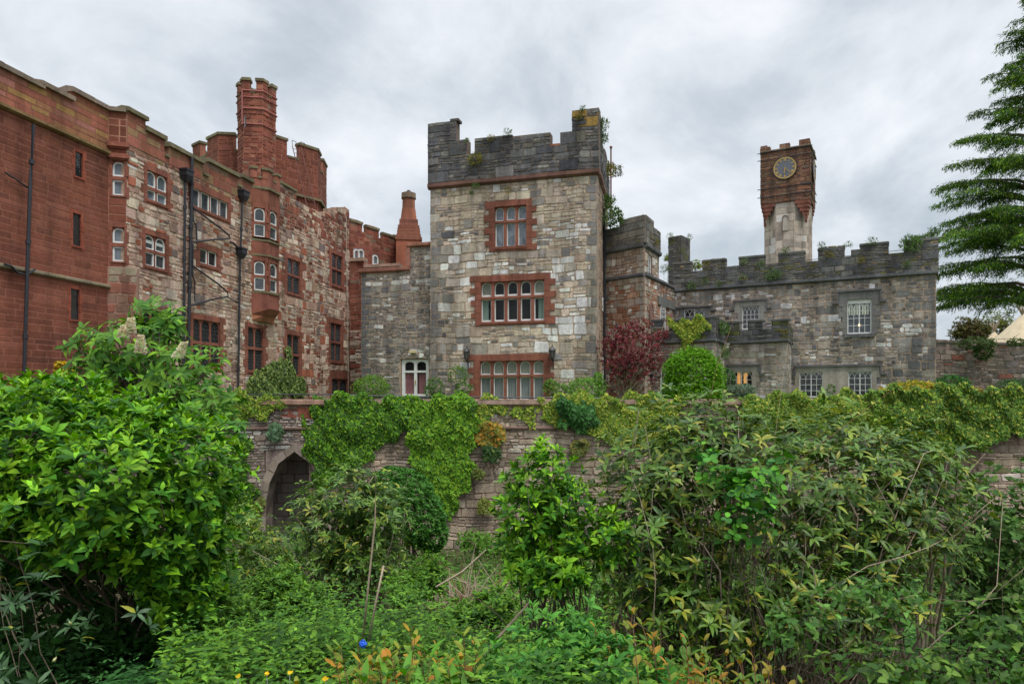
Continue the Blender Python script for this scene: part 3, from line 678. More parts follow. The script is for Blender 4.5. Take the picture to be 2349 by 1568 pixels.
# canted corner strip between block and wing
CF = Pl(RB_B, (-14.37, 25.46)); cw = []
for y0, ym, y1 in ((368, 407, 447), (520, 560, 599)):
    u0 = CF.u(257.5); u1 = CF.u(286); cw.append(dict(r=(u0, u1, CF.uz(257, y1)[1], CF.uz(257, y0)[1]), n=1, tr=CF.uz(257, ym)[1], glass='g_sky', m=(.1, .2, .1), pr=.012, rec=.12, fw=.06))
zc = CF.uz(270, 246)[1]
facade(rb, CF, [(0, ZB, CF.L, zc)], cw, lambda u, z: jit(pick(REDD if z > 3 else [(1, (.24, .13, .09)), (1, (.28, .12, .08))]), .12), mort=(.36, .18, .12), mat='ashlar', mode='ashlar', hh=.33, ww=.5, rel=.01, gap=.006, irr=.004, th=.3, name='corner_wall')
for w in cw: window(rb, CF, w)
coping(rb, CF, [(0, 0, CF.L, zc+.02)], .2, -.4, .12, (.18, .15, .11), over=.0)
for y in (332, 358): 
    z = CF.uz(262, y)[1]; m = MB(); pbox(m, CF, -.02, CF.L+.1, 0, .14, z-.08, z+.08, jit(SAND)); pbox(m, CF, .02, CF.L+.06, 0, .07, z-.14, z-.08, jit(SAND)); m.build('corbel_course', 'sand', rb)
z = CF.uz(262, 612)[1]; m = MB()
pl = Pl(RB.P(RB.L-.05, .0, 0), W.P(.05, .35, 0)); masonry(m, pl, [(0, ZB, pl.L, z)], [], lambda u, z: jit(pick([(2, (.24, .14, .10)), (2, (.27, .11, .075)), (1, (.3, .25, .18))]), .12), mode='ashlar', hh=.33, ww=.4, rel=.02)
gridwall(m, pl, [(0, ZB, pl.L, z)], [], -.4, 0, MORT_R); m.build('buttress', 'ashlar', rb)

# ------------------------------------------------ drainpipes (parts of the wing)
def pipe(parent, pl, pts, r=.06, name='drainpipe', mat='iron', d=.14, joints=True, pars=True):
    m = MB(); q = []
    for x, y in pts: u, z = pl.uz(x, y); q.append(pl.P(u, d, z))
    r *= .78; tube(m, q, r, 8)
    if joints:
        for a, b in zip(q[:-1], q[1:]):
            L = (b-a).length; k = int(L/1.7)
            for i in range(k): 
                c = a.lerp(b, (i+.6)/max(k, 1)); dv = (b-a).normalized(); tube(m, [c-dv*.07, c+dv*.07], r*1.45, 8)
    o = m.build(name, mat, parent, smooth=False); return o
def hopper(parent, pl, x, y, s=.22, mat='iron', d=.2):
    u, z = pl.uz(x, y); m = MB()
    for (a, za, b, zb) in ((s*.45, -.32, s, -.08), (s, -.08, s, .12), (s*1.15, .12, s*1.15, .19)):
        vs = [pl.P(u+i*a, d+j*a*.8, z+za) for i, j in ((-1, 1), (1, 1), (1, -1), (-1, -1))]+[pl.P(u+i*b, d+j*b*.8, z+zb) for i, j in ((-1, 1), (1, 1), (1, -1), (-1, -1))]
        m.add(vs, BF)
    m.build('hopper_head', mat, parent)
hopper(wg, W, 418, 400); hopper(wg, W, 550, 447); hopper(wg, W, 545.5, 578, .2)
pipe(wg, W, [(418, 406), (416, 640), (414, 905)], .07); pipe(wg, W, [(434, 362), (431, 560), (427, 720), (424, 905)], .085)
pipe(wg, W, [(550, 452), (546, 575)], .06); pipe(wg, W, [(545, 584), (542, 760), (540, 905)], .065)
pipe(wg, W, [(436, 476), (443, 482), (500, 524), (520, 541), (521, 547), (480, 550), (434, 556)], .05, joints=False)
pipe(wg, W, [(434, 609), (441, 614), (495, 652), (516, 671), (517, 680), (480, 687), (428, 702)], .05, joints=False)
pipe(wg, W, [(518, 683), (542, 694)], .04, joints=False); pipe(wg, W, [(522, 555), (530, 558), (540, 570)], .06, joints=False)
pipe(wg, W, [(438, 478), (437, 508), (443, 515), (445, 551)], .045); pipe(wg, W, [(436, 560), (435, 632), (440, 645), (440, 692)], .04)
pipe(rb, RB, [(65, 287), (57, 430), (50, 640), (43, 860)], .07, d=.2)
pipe(rb, RB, [(4, 396), (30, 412), (56, 431)], .035, joints=False, d=.12); pipe(rb, RB, [(0, 606), (16, 611), (30, 626), (50, 631), (70, 618)], .05, joints=False, d=.17)
pipe(wg, W, [(791, 495), (793, 700), (796, 905)], .025, 'conduit', 'cream', joints=False, d=.1)

# ================================================================== red octagonal tower and its stair turret
def ngon(cx, cy, r, n, ph): return [(cx+r*math.cos(ph+2*PI*k/n), cy+r*math.sin(ph+2*PI*k/n)) for k in range(n)]
def octo(parent, cx, cy, r, n, ph, z0, z1, pal, mort, mat='ashlar', name='wall', mode='ashlar', hh=.32, ww=.55, merl=None, cop=LICH, rel=.02, gap=.008, r2=None, **k):
    """ring of facets seen from outside, with optional merlons (lo, hi, pattern of fractions)"""
    P = ngon(cx, cy, r, n, ph); m = MB(); cpl = []
    for i in range(n):
        a, b = P[i], P[(i+1) % n]; pl = Pl(a, b)
        rc = [(0, z0, pl.L, z1)]
        if merl:
            lo, hi, fr = merl
            for fa, fb in fr:
                rc.append((fa*pl.L, z1, fb*pl.L, hi))
        gridwall(m, pl, rc, [], -.35, 0, mort); masonry(m, pl, rc, [], pal, mode=mode, hh=hh, ww=ww, rel=rel, gap=gap, irr=.012, tol=.05, **k)
        if merl:
            last = 0
            for fa, fb in fr: cpl.append(MB()); pbox(cpl[-1], pl, fa*pl.L-.05, fb*pl.L+.05, -.45, .07, hi, hi+.16, jit(cop, .2))
            e = sorted([x for q in fr for x in q]); gaps = []
            cur = 0
            for fa, fb in sorted(fr):
                if fa > cur+.02: gaps.append((cur, fa))
                cur = fb
            if cur < .98: gaps.append((cur, 1))
            for fa, fb in gaps: cpl.append(MB()); pbox(cpl[-1], pl, fa*pl.L+.05, fb*pl.L-.05, -.4, .05, z1, z1+.12, jit(cop, .2))
    o = m.build(name, mat, parent)
    for q in cpl: q.build('coping', mat, parent)
    return o
ot = thing('octagonal_tower', 'broad octagonal red sandstone tower with battlements behind the wing', 'tower', (-15.9, 44.5, ZB))
cx, cy, rr_ = -16.15, 44.2, 4.1; zt = (HY-352)/F*41
octo(ot, cx, cy, rr_, 8, PI/8+.1, ZB, zt-.1, P_(REDD, .12), (.30, .12, .08), merl=(0, zt+.85, ((0, .30), (.58, 1.0))), hh=.3, ww=.6)
m = MB(); prism(m, ngon(cx, cy, rr_+.22, 8, PI/8+.1), zt-2.35, zt-2.2, LICH); m.build('string_course', 'ashlar', ot)
m = MB(); prism(m, ngon(cx, cy, rr_-.5, 8, PI/8+.1), ZB, zt-.4, (.05, .05, .05)); m.build('dark_core_and_roof', 'dark', ot)
# iron ladder hooked over the battlement
lad = thing('iron_ladder', 'rusty iron ladder hooked over the octagonal tower battlement', 'ladder', (-13.2, 40.8, 13)); m = MB()
p0, p1 = at(681, 338, 40.45), at(714, 474, 40.0); sd = Vector((.22, .12, 0))
for s in (-1, 1): tube(m, [p0+sd*s, p1+sd*s], .025, 5)
for s in (-1, 1): tube(m, [p0+sd*s, p0+sd*s+Vector((0, -.05, .35)), p0+sd*s+Vector((.1, .35, .4)), p0+sd*s+Vector((.1, .4, 0))], .022, 5)
m.build('rail', 'rust', lad); m = MB()
for k in range(14): c = p0.lerp(p1, (k+.5)/14); tube(m, [c-sd, c+sd], .015, 4)
m.build('rung', 'rust', lad)
# stair turret
st = thing('stair_turret', 'slim red turret with three merlons rising above the octagonal tower', 'turret', (-14.7, 39, 11))
tx, ty, tr_ = -14.62, 39.1, 1.04; ph = -1.95
Zt = lambda y: (HY-y)/F*38.2
octo(st, tx, ty, tr_, 6, ph, 8, Zt(262), P_(REDW, .12), (.28, .12, .08), hh=.22, ww=.4, rel=.03)
octo(st, tx, ty, tr_+.03, 6, ph, Zt(262), Zt(214), P_(REDW, .12), (.28, .12, .08), hh=.26, ww=.4, rel=.03, name='battlement', merl=(0, Zt(186), ((0, .34), (.66, 1))))
for y in (209, 224, 250, 285):
    m = MB(); P = ngon(tx, ty, tr_+(.09 if y < 260 else .06), 6, ph); P = [Vector((a, b, Zt(y))) for a, b in P]; tube(m, P+[P[0]], .035, 4); m.build('iron_band', 'redband', st)
Pn = ngon(tx, ty, tr_+.1, 6, ph)
vi = min(range(6), key=lambda i: Pn[i][1]); m = MB(); tube(m, [Vector((*Pn[vi], Zt(207))), Vector((*Pn[vi], Zt(288)))], .03, 4); m.build('iron_strap', 'redband', st)
m = MB(); prism(m, ngon(tx, ty, tr_+.1, 6, ph), 9, Zt(411), (.25, .09, .06)); prism(m, ngon(tx, ty, tr_-.3, 6, ph), 9, Zt(230), (.05, .05, .05)); m.build('plinth', 'sand', st)
pa_, pb_ = Pn[(vi-1) % 6], Pn[vi]; pl = Pl(pa_, pb_).off(-.09); m = MB(); u = pl.u(563.5); pbox(m, pl, u-.05, u+.05, .0, .045, Zt(298), Zt(274)); m.build('slit', 'g_dark', st)

# ================================================================== red battlemented wall behind, chimney stack
CW = Pl((-10.9, 46.0), (-7.9, 51.3))
cwl = thing('battlemented_wall', 'receding red wall with merlons between the wing and the chimney', 'wall', (-9.5, 48.5, ZB))
rc = []
for x0, x1, y in ((800, 831, 504), (831, 841, 533), (841, 869, 519), (869, 879, 547), (879, 906, 536), (906, 925, 541), (925, 952, 548)): rc.append((max(0, CW.u(x0)), ZB, CW.u(x1), CW.uz((x0+x1)/2, y)[1]))
facade(cwl, CW, rc, [], P_(REDW, .12), mort=(.28, .12, .08), mat='ashlar', mode='ashlar', hh=.26, ww=.55, rel=.02, gap=.01, th=.28)
coping(cwl, CW, [rc[i] for i in (0, 2, 4, 5, 6)], .2, -.3, .08, LICH, over=.02)
for x in (816.5, 826.5, 859.5):
    u, z = CW.uz(x, 581 if x < 840 else 594); window(cwl, CW, dict(r=(u-.3, u+.3, z-.45, z+.3), n=1, m=(.1, .1, .1), pr=.03, rec=-.03, glass='g_sky', fw=.1))
ck = thing('chimney_stack', 'red brick chimney stack with a round shaft on a broached square base', 'chimney', (-7.6, 49.5, 5))
ccx, ccy = (937.5-CX)/F*50, 50.0; zc_ = lambda y: (HY-y)/F*50
m = MB()
sq = lambda h, ph=.15: [(ccx+h*math.cos(ph+PI/4+PI/2*k)*1.414, ccy+h*math.sin(ph+PI/4+PI/2*k)*1.414) for k in range(4)]
def loft(mb, A, za, B, zb, col):
    n = len(A); mb.add([(x, y, za) for x, y in A]+[(x, y, zb) for x, y in B], [(i, (i+1) % n, n+(i+1) % n, n+i) for i in range(n)]+[tuple(range(n))[::-1], tuple(range(n, 2*n))], col)
def circ(r, n=8): return ngon(ccx, ccy, r, n, .15+PI/8)
sq8 = lambda h: [p for k in range(4) for p in ((ccx+h*1.414*math.cos(.15+PI/4+PI/2*k-.0)+0, ccy+h*1.414*math.sin(.15+PI/4+PI/2*k)),)]
BR = (.33, .115, .065)
prism(m, sq(.9), 3, zc_(556), jit(BR)); m.build('base', 'sand', ck); m = MB()
for i in range(7):
    a = i/7; y0, y1 = 556-i*7, 549-i*7; h = .93-.36*a+R.uniform(0, .05); prism(m, sq(h), zc_(y0), zc_(y1)-.02, jit((.25, .10, .065), .2))
m.build('broach', 'sand', ck); m = MB()
loft(m, circ(.64), zc_(507), circ(.52), zc_(480), (.32, .12, .07)); loft(m, circ(.5), zc_(480), circ(.48), zc_(456), (.29, .12, .075)); m.build('shaft', 'sand', ck); m = MB()
loft(m, circ(.57), zc_(456), circ(.55), zc_(444), (.22, .16, .11)); loft(m, circ(.42), zc_(444), circ(.3), zc_(441), (.2, .15, .1)); loft(m, circ(.14), zc_(441), circ(.14), zc_(437), (.1, .1, .1)); m.build('cap', 'sand', ck)

# ================================================================== polygonal turret right of the tower
zQ1 = 6.45
QA, QB, QC, QD = (5.3, 40.1), (304/F*37.9, 37.9), ((1511-CX)/F*40.6, 40.6), (10.16, 42.9)
F1, F2, F2u = Pl(QA, QB), Pl(QB, QD), Pl(QB, QC)
tq = thing('corner_turret', 'canted stone turret with a dark parapet between the tall tower and the grey range', 'turret', (7, 39.5, ZB))
def pal_Q(u, z):
    if z < 6.4 and R.random() < .4: return jit(pick([(2, (.36, .17, .10)), (1, (.40, .24, .16)), (1, (.30, .14, .08))]), .15)
    return jit(pick([(4, (.38, .30, .235)), (3, (.44, .37, .30)), (2, (.31, .24, .19)), (1.5, (.56, .52, .46)), (1, (.22, .19, .17))]), .12)
qk = dict(mort=(.30, .17, .11), hh=.4, ww=.45, irr=.03, th=.05)
facade(tq, F1, [(0, ZB, F1.L, 8.1)], [], pal_Q, name='wall', qu=[(1, (.38, .33, .27))], qends=(0, 1), **qk)
facade(tq, F2, [(0, ZB, F2.L, zQ1)], [], pal_Q, name='wall', qu=[(1, (.38, .33, .27))], qends=(1, 0), **qk)
u0, u1 = F2u.u(1487), F2u.u(1495); wz0, wz1 = F2u.uz(1487, 626)[1], F2u.uz(1487, 584)[1]
facade(tq, F2u, [(0, zQ1, F2u.L, 8.1)], [dict(r=(u0, u1, wz0, wz1), m=(.05, .05, .05))], pal_Q, name='wall', **qk)
gothic(tq, F2u, (u0, wz0, u1, wz1), 2, 4, .3, glass='g_mid'); 
m = MB(); pbox(m, F2u, u0-.1, u1+.1, -.2, .1, wz0-.14, wz0, (.13, .13, .13)); m.build('sill', 'ashlar', tq)
for pl, L in ((F1, F1.L), (F2, F2.L)): band(tq, pl, 0, L, zQ1, zQ1+.2, .14, (.13, .128, .13))
DG = (.12, .12, .122)
band(tq, F1, 0, F1.L, 8.05, 8.3, .18, DG); band(tq, F2u, 0, F2u.L+.05, 8.05, 8.3, .18, DG)
zqt = F1.uz(1477, 494)[1]
G2 = [(4, (.17, .16, .145)), (3, (.21, .19, .165)), (2, (.12, .118, .115)), (1, (.15, .13, .08))]
facade(tq, F1.off(.12), [(0, 8.3, F1.L*.45, zqt-.35), (F1.L*.45, 8.3, F1.L+.08, zqt)], [], P_(G2), name='parapet', mort=(.16, .13, .10), hh=.42, ww=.7, th=.06)
facade(tq, F2u.off(.12), [(-.09, 8.3, F2u.L*.5, zqt), (F2u.L*.5, 8.3, F2u.L, zqt-.35)], [], P_(G2), name='parapet', mort=(.16, .13, .10), hh=.42, ww=.6, th=.06)
m = MB(); pq = [F1.P(0, -.57, 0), F1.P(F1.L-.3, -.57, 0), F2u.P(F2u.L-.2, -.57, 0), Vector((9.4, 45, 0)), Vector((6, 45, 0))]; core(m, [(p.x, p.y) for p in pq][::-1], ZB, 8.4); m.build('dark_core_and_roof', 'dark', tq)
m = MB(); pl = Pl(QC, (9.6, 45.2)); gridwall(m, pl, [(0, zQ1, pl.L, 9.3)], [], -.5, 0, MORTAR); masonry(m, pl, [(0, zQ1, pl.L, 9.3)], [], pal_Q); m.build('side_wall', 'rubble', tq)
# round niche on the turret
u, z = F2.uz(1493, 720); m = MB(); p = [(u+.32*math.cos(2*PI*k/16), z+.62*math.sin(2*PI*k/16)) for k in range(17)]; pstrip(m, F2, p, .13, 0, .07, (.22, .12, .10)); m.build('oval_niche', 'sand', tq)
m = MB(); pext(m, F2, p[:-1], .0, .045, (.2, .12, .09)); m.build('niche_panel', 'sand', tq)
# hood mould and window near the angle
w0 = wr_(F2, 1514, 700, 1524, 760); gothic(tq, F2, w0, 2, 4, .3, d=.04)
m = MB(); a, zz = F2.uz(1508, 690); pbox(m, F2, a, F2.L-.05, 0, .1, w0[3], zz+.3, jit((.15, .145, .14))); m.build('lintel', 'ashlar', tq)
pipe(tq, F1, [(1392, 480), (1392, 640), (1392, 800), (1392, 905)], .085, d=.22); 
fl = MB(); tube(fl, [(6.0, 43.0-1.6, (HY-500)/F*41.4), (6.0, 41.4, (HY-340)/F*41.4)], .05, 6); tube(fl, [(6.0, 41.4, (HY-340)/F*41.4), (6.0, 41.4, (HY-336)/F*41.4)], .09, 6); fl.build('flue_pipe', 'rust', tq)

# ================================================================== grey range
G = Pl((10.16, 42.9), (22.55, 36.3))
gr = thing('grey_range', 'long grey limestone range with a dark weedy battlement and white gothic windows', 'building', (16.5, 40, ZB))
zg = 6.27; GP = G.off(.1)
g1 = wr_(G, 1569, 709, 1616, 770); g2 = wr_(G, 1702, 703, 1742, 756); g3 = wr_(G, 1943.5, 688, 1999, 766); g4 = wr_(G, 1833.5, 853, 1888, 911); g5 = wr_(G, 1945.7, 851, 2000, 911)
def pal_G(u, z):
    wht = .06+(.13 if (u < 5.5 or 2 < z < 4.2) else 0)
    if R.random() < wht: return jit((.64, .63, .61), .1)
    if u > G.L-1.6 and R.random() < .7: return jit(pick([(1, (.16, .155, .15)), (1, (.22, .205, .19))]), .12)
    return jit(pick([(5, (.27, .25, .225)), (4, (.33, .295, .26)), (3, (.21, .20, .195)), (2.5, (.39, .335, .275)), (2, (.135, .134, .136))]), .2)
gh = [dict(r=(a[0], a[2], a[1], a[3]), m=(.12, .05, .05)) for a in (g1, g2, g3, g4, g5)]
facade(gr, G, [(0, ZB, G.L, zg)], gh, pal_G, hh=.4, ww=.42, irr=.032, qu=[(2, (.19, .18, .17)), (1, (.30, .27, .23))], qends=(0, 1))
band(gr, G, 0, G.L+.1, zg, zg+.2, .2, DG)
gp = []; xs = [(1511, 1525, 612), (1525, 1585, 601), (1585, 1611, 621), (1611, 1664, 594), (1664, 1695, 610), (1695, 1754, 586), (1754, 1785.7, 605), (1785.7, 1846, 577), (1846, 1876.5, 599), (1876.5, 1937, 567), (1937, 1952, 588), (1952, 1972.6, 572), (1972.6, 2038.4, 556), (2038.4, 2074, 580), (2074, 2150, 547)]
for x0, x1, y in xs: gp.append((max(GP.u(x0), 0), zg+.2, GP.u(x1), GP.uz((x0+x1)/2, y)[1]))
gp[-1] = (gp[-1][0], zg+.2, G.L+.1, gp[-1][3])
def pal_GP(u, z):
    if R.random() < .1: return jit((.14, .13, .055), .2)
    return jit(pick([(5, (.125, .124, .122)), (4, (.16, .157, .15)), (3, (.095, .096, .10)), (2, (.18, .165, .14)), (.4, (.26, .19, .11))]), .14)
facade(gr, GP, gp, [], pal_GP, name='parapet', mort=(.13, .115, .095), hh=.3, ww=.5, irr=.03)
coping(gr, GP, [gp[i] for i in (1, 3, 5, 7, 9, 12, 14)], .13, -.45, .04, (.12, .12, .11), over=.03)
m = MB(); pq = [G.P(.1, -.57, 0), G.P(G.L-.57, -.57, 0), G.P(G.L-.57, -8, 0), G.P(.1, -8, 0)]; core(m, [(p.x, p.y) for p in pq][::-1], ZB, 6.6); m.build('dark_core_and_roof', 'dark', gr)
pl = Pl(G.P(G.L, 0, 0), G.P(G.L, -8, 0)); facade(gr, pl, [(0.05, ZB, pl.L, zg)], [], pal_G, name='side_wall', hh=.34, ww=.5); facade(gr, pl.off(.1), [(0.05, zg, 2, gp[-1][3]), (2, zg, 3.2, 7.4), (3.2, zg, 5, 8.2), (5, zg, pl.L, 7.4)], [], pal_GP, name='side_parapet', mort=(.13, .115, .095))
gothic(gr, G, g1, 4, 3, .42, glass='g_dark'); gothic(gr, G, g2, 4, 3, .45, glass='g_dark', split=False); o3 = gothic(gr, G, g3, 4, 3, .42, glass='g_mid', top=g3[3]-.22)
gothic(gr, G, g4, 4, 3, .35, glass='g_dark'); gothic(gr, G, g5, 4, 3, .35, glass='g_dark')
drape(o3, G, g3[0]+.08, g3[2]-.08, g3[3]-.85, g3[3]-.3, -.085, 'cloth', 'blind')
hood(gr, G, 1550, 704, 1634, 692, g1); hood(gr, G, 1682, 689, 1761, 678, g2, lint=(.26, .245, .22)); hood(gr, G, 1920, 667, 2022, 664, g3, lint=(.19, .18, .17))
hood(gr, G, 1821.7, 838, 2022, 829, (g4[0], g4[1], g5[2], g4[3]), lint=(.30, .28, .24), jam=(.33, .29, .24), drop=True)
m = MB(); pbox(m, G, g4[2], g5[0], -.1, .058, ZB, g4[3], (.34, .30, .25)); m.build('pier', 'ashlar', gr)
m = MB(); pbox(m, G, g3[0]-.15, g3[2]+.15, -.2, .14, g3[1]-.2, g3[1]-.01, (.13, .13, .13)); m.build('sill', 'ashlar', gr)
u, z = G.uz(1963+8, 745); mm = MB(); tube(mm, [G.P(u, -.05, z-.03), G.P(u, -.05, z+.03)], .03, 8); tag(mm.build('ceiling_lamp', 'bulb'), 'tiny lit lamp seen through the tall upper white window of the grey range', 'lamp')
# sheet of slate roof seen through the crenels
m = MB(); q = [G.P(.5, -1.0, 6.6), G.P(G.L-1, -1.0, 6.6), G.P(G.L-1.5, -4, 7.75), G.P(1, -4, 7.75)]; m.add(q+[G.P(.5, -7, 6.6), G.P(G.L-1, -7, 6.6)], [(0, 1, 2, 3), (3, 2, 5, 4)]); m.build('slate_roof', 'slate', gr)
pl = G.off(-.9); m = MB(); z = GP.uz(1860, 588)[1]
tube(m, [GP.P(gp[1][0], -.25, 7.45), GP.P(gp[14][0], -.25, 7.75)], .018, 5); m.build('tie_rod', 'iron', gr)
hopper(tq, G, 1537, 682, .3, 'cream', .25); pipe(tq, G, [(1532, 688), (1532, 770)], .07, 'drainpipe', 'cream', joints=False, d=.2)

# ------------------------------------------------ porch blocks in front of the range
P2 = Pl(at(1655, 900, 39.3), at(1807, 900, 36.8)); P2 = Pl((P2.A.x, P2.A.y), (P2.B.x, P2.B.y))
P1 = Pl(at(1474, 900, 39.3).xy, at(1640, 900, 36.6).xy); P1s = Pl(at(1640, 900, 36.6).xy, at(1661, 900, 39.2).xy); P2s = Pl(at(1807, 900, 36.8).xy, at(1815, 900, 39.4).xy)
zp = 2.72
b2 = thing('low_bay', 'single storey stone bay with mossy battlements and a lamplit window', 'building', (13.5, 38, ZB))
w2 = wr_(P2, 1673.5, 852, 1726, 888)
pal_P = lambda u, z: jit((.52, .5, .46), .1) if R.random() < .16 else jit(pick([(4, (.34, .30, .25)), (4, (.28, .255, .23)), (3, (.41, .365, .31)), (1, (.21, .20, .19))]), .12)
facade(b2, P2, [(0, ZB, P2.L, zp)], [dict(r=(w2[0], w2[2], w2[1], w2[3]), m=(.1, .05, .05))], pal_P, th=.05, hh=.36, ww=.55, qu=[(1, (.36, .33, .28))], qends=(0, 1))
gothic(b2, P2, w2, 4, 1, .42, glass='g_clear', lit=[(.28, .42, .1, .95), (.56, .72, .25, .9)]); hood(b2, P2, 1668, 836, 1746, 830, w2, lint=(.30, .28, .25), jam=(.36, .31, .26))
band(b2, P2, 0, P2.L+.08, zp, zp+.17, .16, DG)
PP = P2.off(.1); r2 = []
for x0, x1, y in ((1659, 1696.5, 737), (1696.5, 1716, 756), (1716, 1749, 734), (1749, 1770, 754), (1770, 1808, 731)): r2.append((max(0, PP.u(x0)), zp+.17, PP.u(x1), PP.uz((x0+x1)/2, y)[1]))
pal_M = lambda u, z: jit((.11, .115, .04), .2) if R.random() < .2 else jit(pick(DARK), .15)
facade(b2, PP, r2, [], pal_M, name='parapet', th=.06, mort=(.12, .11, .09), hh=.3, ww=.5); coping(b2, PP, [r2[i] for i in (0, 2, 4)], .13, -.4, .05, (.09, .092, .085), over=.02)
facade(b2, P2s, [(.03, ZB, P2s.L, zp)], [], pal_P, name='side_wall', th=.05); facade(b2, P2s.off(.08), [(.03, zp, P2s.L, zp+1)], [], pal_M, name='side_parapet', th=.05, mort=(.12, .11, .09))
b1 = thing('entrance_porch', 'projecting stone porch with an arched white door and an ivy hung battlement', 'porch', (10, 38, ZB))
ud0, zd = P1.uz(1513, 826); ud1 = P1.u(1568)
facade(b1, P1, [(0, ZB, P1.L, zp)], [dict(r=(ud0, ud1, ZB, zd), m=(.12, .12, 0))], pal_P, th=.05, hh=.36, ww=.55, qu=[(1, (.40, .37, .32))], qends=(0, 1), mort=(.3, .16, .1))
band(b1, P1, 0, P1.L+.1, zp, zp+.17, .16, DG); band(b1, P1s, 0, P1s.L, zp, zp+.17, .16, DG)
PQ = P1.off(.1); r1 = []
for x0, x1, y in ((1474, 1521, 733), (1521, 1534, 758), (1534, 1641, 728)): r1.append((max(0, PQ.u(x0)), zp+.17, PQ.u(x1), PQ.uz((x0+x1)/2, y)[1]))
facade(b1, PQ, r1, [], pal_M, name='parapet', th=.06, mort=(.12, .11, .09), hh=.34, ww=.6); coping(b1, PQ, [r1[0], r1[2]], .13, -.4, .05, (.09, .092, .085), over=.02)
facade(b1, P1s, [(.03, ZB, P1s.L, zp)], [], pal_P, name='side_wall', th=.05); facade(b1, P1s.off(.1), [(.03, zp+.17, P1s.L, r1[2][3]-.02)], [], pal_M, name='side_parapet', th=.06, mort=(.12, .11, .09), hh=.34, ww=.6)
for th_, pa, pb in ((b1, P1.P(.1, -.6, 0), P1.P(P1.L-.3, -.6, 0)), (b2, P2.P(.1, -.6, 0), P2.P(P2.L-.3, -.6, 0))):
    m = MB(); n2 = Vector((.1, 3.2, 0)) if th_ is b1 else Vector((.3, 2.4, 0)); core(m, [(p.x, p.y) for p in (pa, pb, pb+n2, pa+n2)][::-1], ZB, zp+.1); m.build('dark_core_and_roof', 'dark', th_)
m = MB(); f = .09; c = (ud0+ud1)/2; zsp = zd-.85
pstrip(m, P1, [(ud0+f/2, ZB), (ud0+f/2, zsp)]+arch_pts(ud0+f/2, ud1-f/2, zsp, zd-f/2, 12)+[(ud1-f/2, ZB)], f, -.14, -.04)
pbox(m, P1, ud0+f, ud1-f, -.139, -.05, zsp-.5, zsp-.36); pbox(m, P1, c-.05, c+.05, -.138, -.052, ZB, zd-.1)
for s in (-1, 1): pstrip(m, P1, [(c, zsp-.4), (c+s*.25, zsp+.1), (c+s*.55, zsp+.45)], .035, -.12, -.06); pstrip(m, P1, [(c+s*.6, zsp-.4), (c+s*.45, zsp+.1), (c, zsp+.7)], .035, -.118, -.062)
d_ = m.build('door', 'white', b1); m = MB(); m.add([P1.P(ud0, -.1, ZB), P1.P(ud1, -.1, ZB), P1.P(ud1, -.1, zd), P1.P(ud0, -.1, zd)], [(0, 1, 2, 3)]); m.build('pane', 'g_dark', d_)
m = MB(); pts = arch_pts(ud0-.1, ud1+.1, zsp, zd+.12, 12)
for a, b in zip(pts[:-1], pts[1:]): pstrip(m, P1, [a, b], .26, -.02, .06, jit((.25, .20, .16), .15))
m.build('door_arch', 'ashlar', b1)
u, z = P1.uz(1499, 867); c = P1.P(u, .25, z); t = thing('wall_lantern', 'small black lantern beside the arched porch door', 'lantern', c); m = MB(); tube(m, [c+Vector((0, 0, .3)), c+Vector((0, 0, .2)), c+Vector((0, 0, .17)), c+Vector((0, 0, -.15)), c+Vector((0, 0, -.2))], [.02, .14, .11, .07, .03], 6); m.build('lantern_frame', 'iron', t)
m = MB(); tube(m, [c+Vector((0, 0, -.2)), c+Vector((0, .1, -.35)), P1.P(u, .02, z-.35)], .025, 5); m.build('bracket', 'iron', t)
hopper(b2, P2, 1668, 796, .2, 'cream', .35); pipe(b2, P2, [(1665, 800), (1664, 890)], .055, 'drainpipe', 'cream', joints=False, d=.3)

# small square chimney behind the parapet
sc_ = thing('stone_chimney', 'squat grey square stone chimney with ferns behind the grey battlement', 'chimney', (11.5, 46, 7)); cxx = (1556-CX)/F*46
pa = Pl(((1533-CX)/F*46.4, 46.4), ((1562-CX)/F*45.7, 45.7)); pb = Pl(((1562-CX)/F*45.7, 45.7), ((1583-CX)/F*46.8, 46.8)); zt = (HY-540)/F*45.8
for pl in (pa, pb): facade(sc_, pl, [(0, 6, pl.L, zt-.02*0)], [], P_([(3, (.12, .12, .118)), (3, (.16, .15, .135)), (1, (.12, .125, .05))]), mort=(.12, .11, .09), hh=.4, ww=.5, th=.35)
m = MB(); prism(m, [(pa.A.x+.1, pa.A.y+.3), (pa.B.x, pa.B.y+.3), (pb.B.x-.2, pb.B.y+.1), ((pa.A.x+pb.B.x)/2, 48)], 6, zt-.1, (.1, .1, .1)); m.build('flue', 'ashlar', sc_)

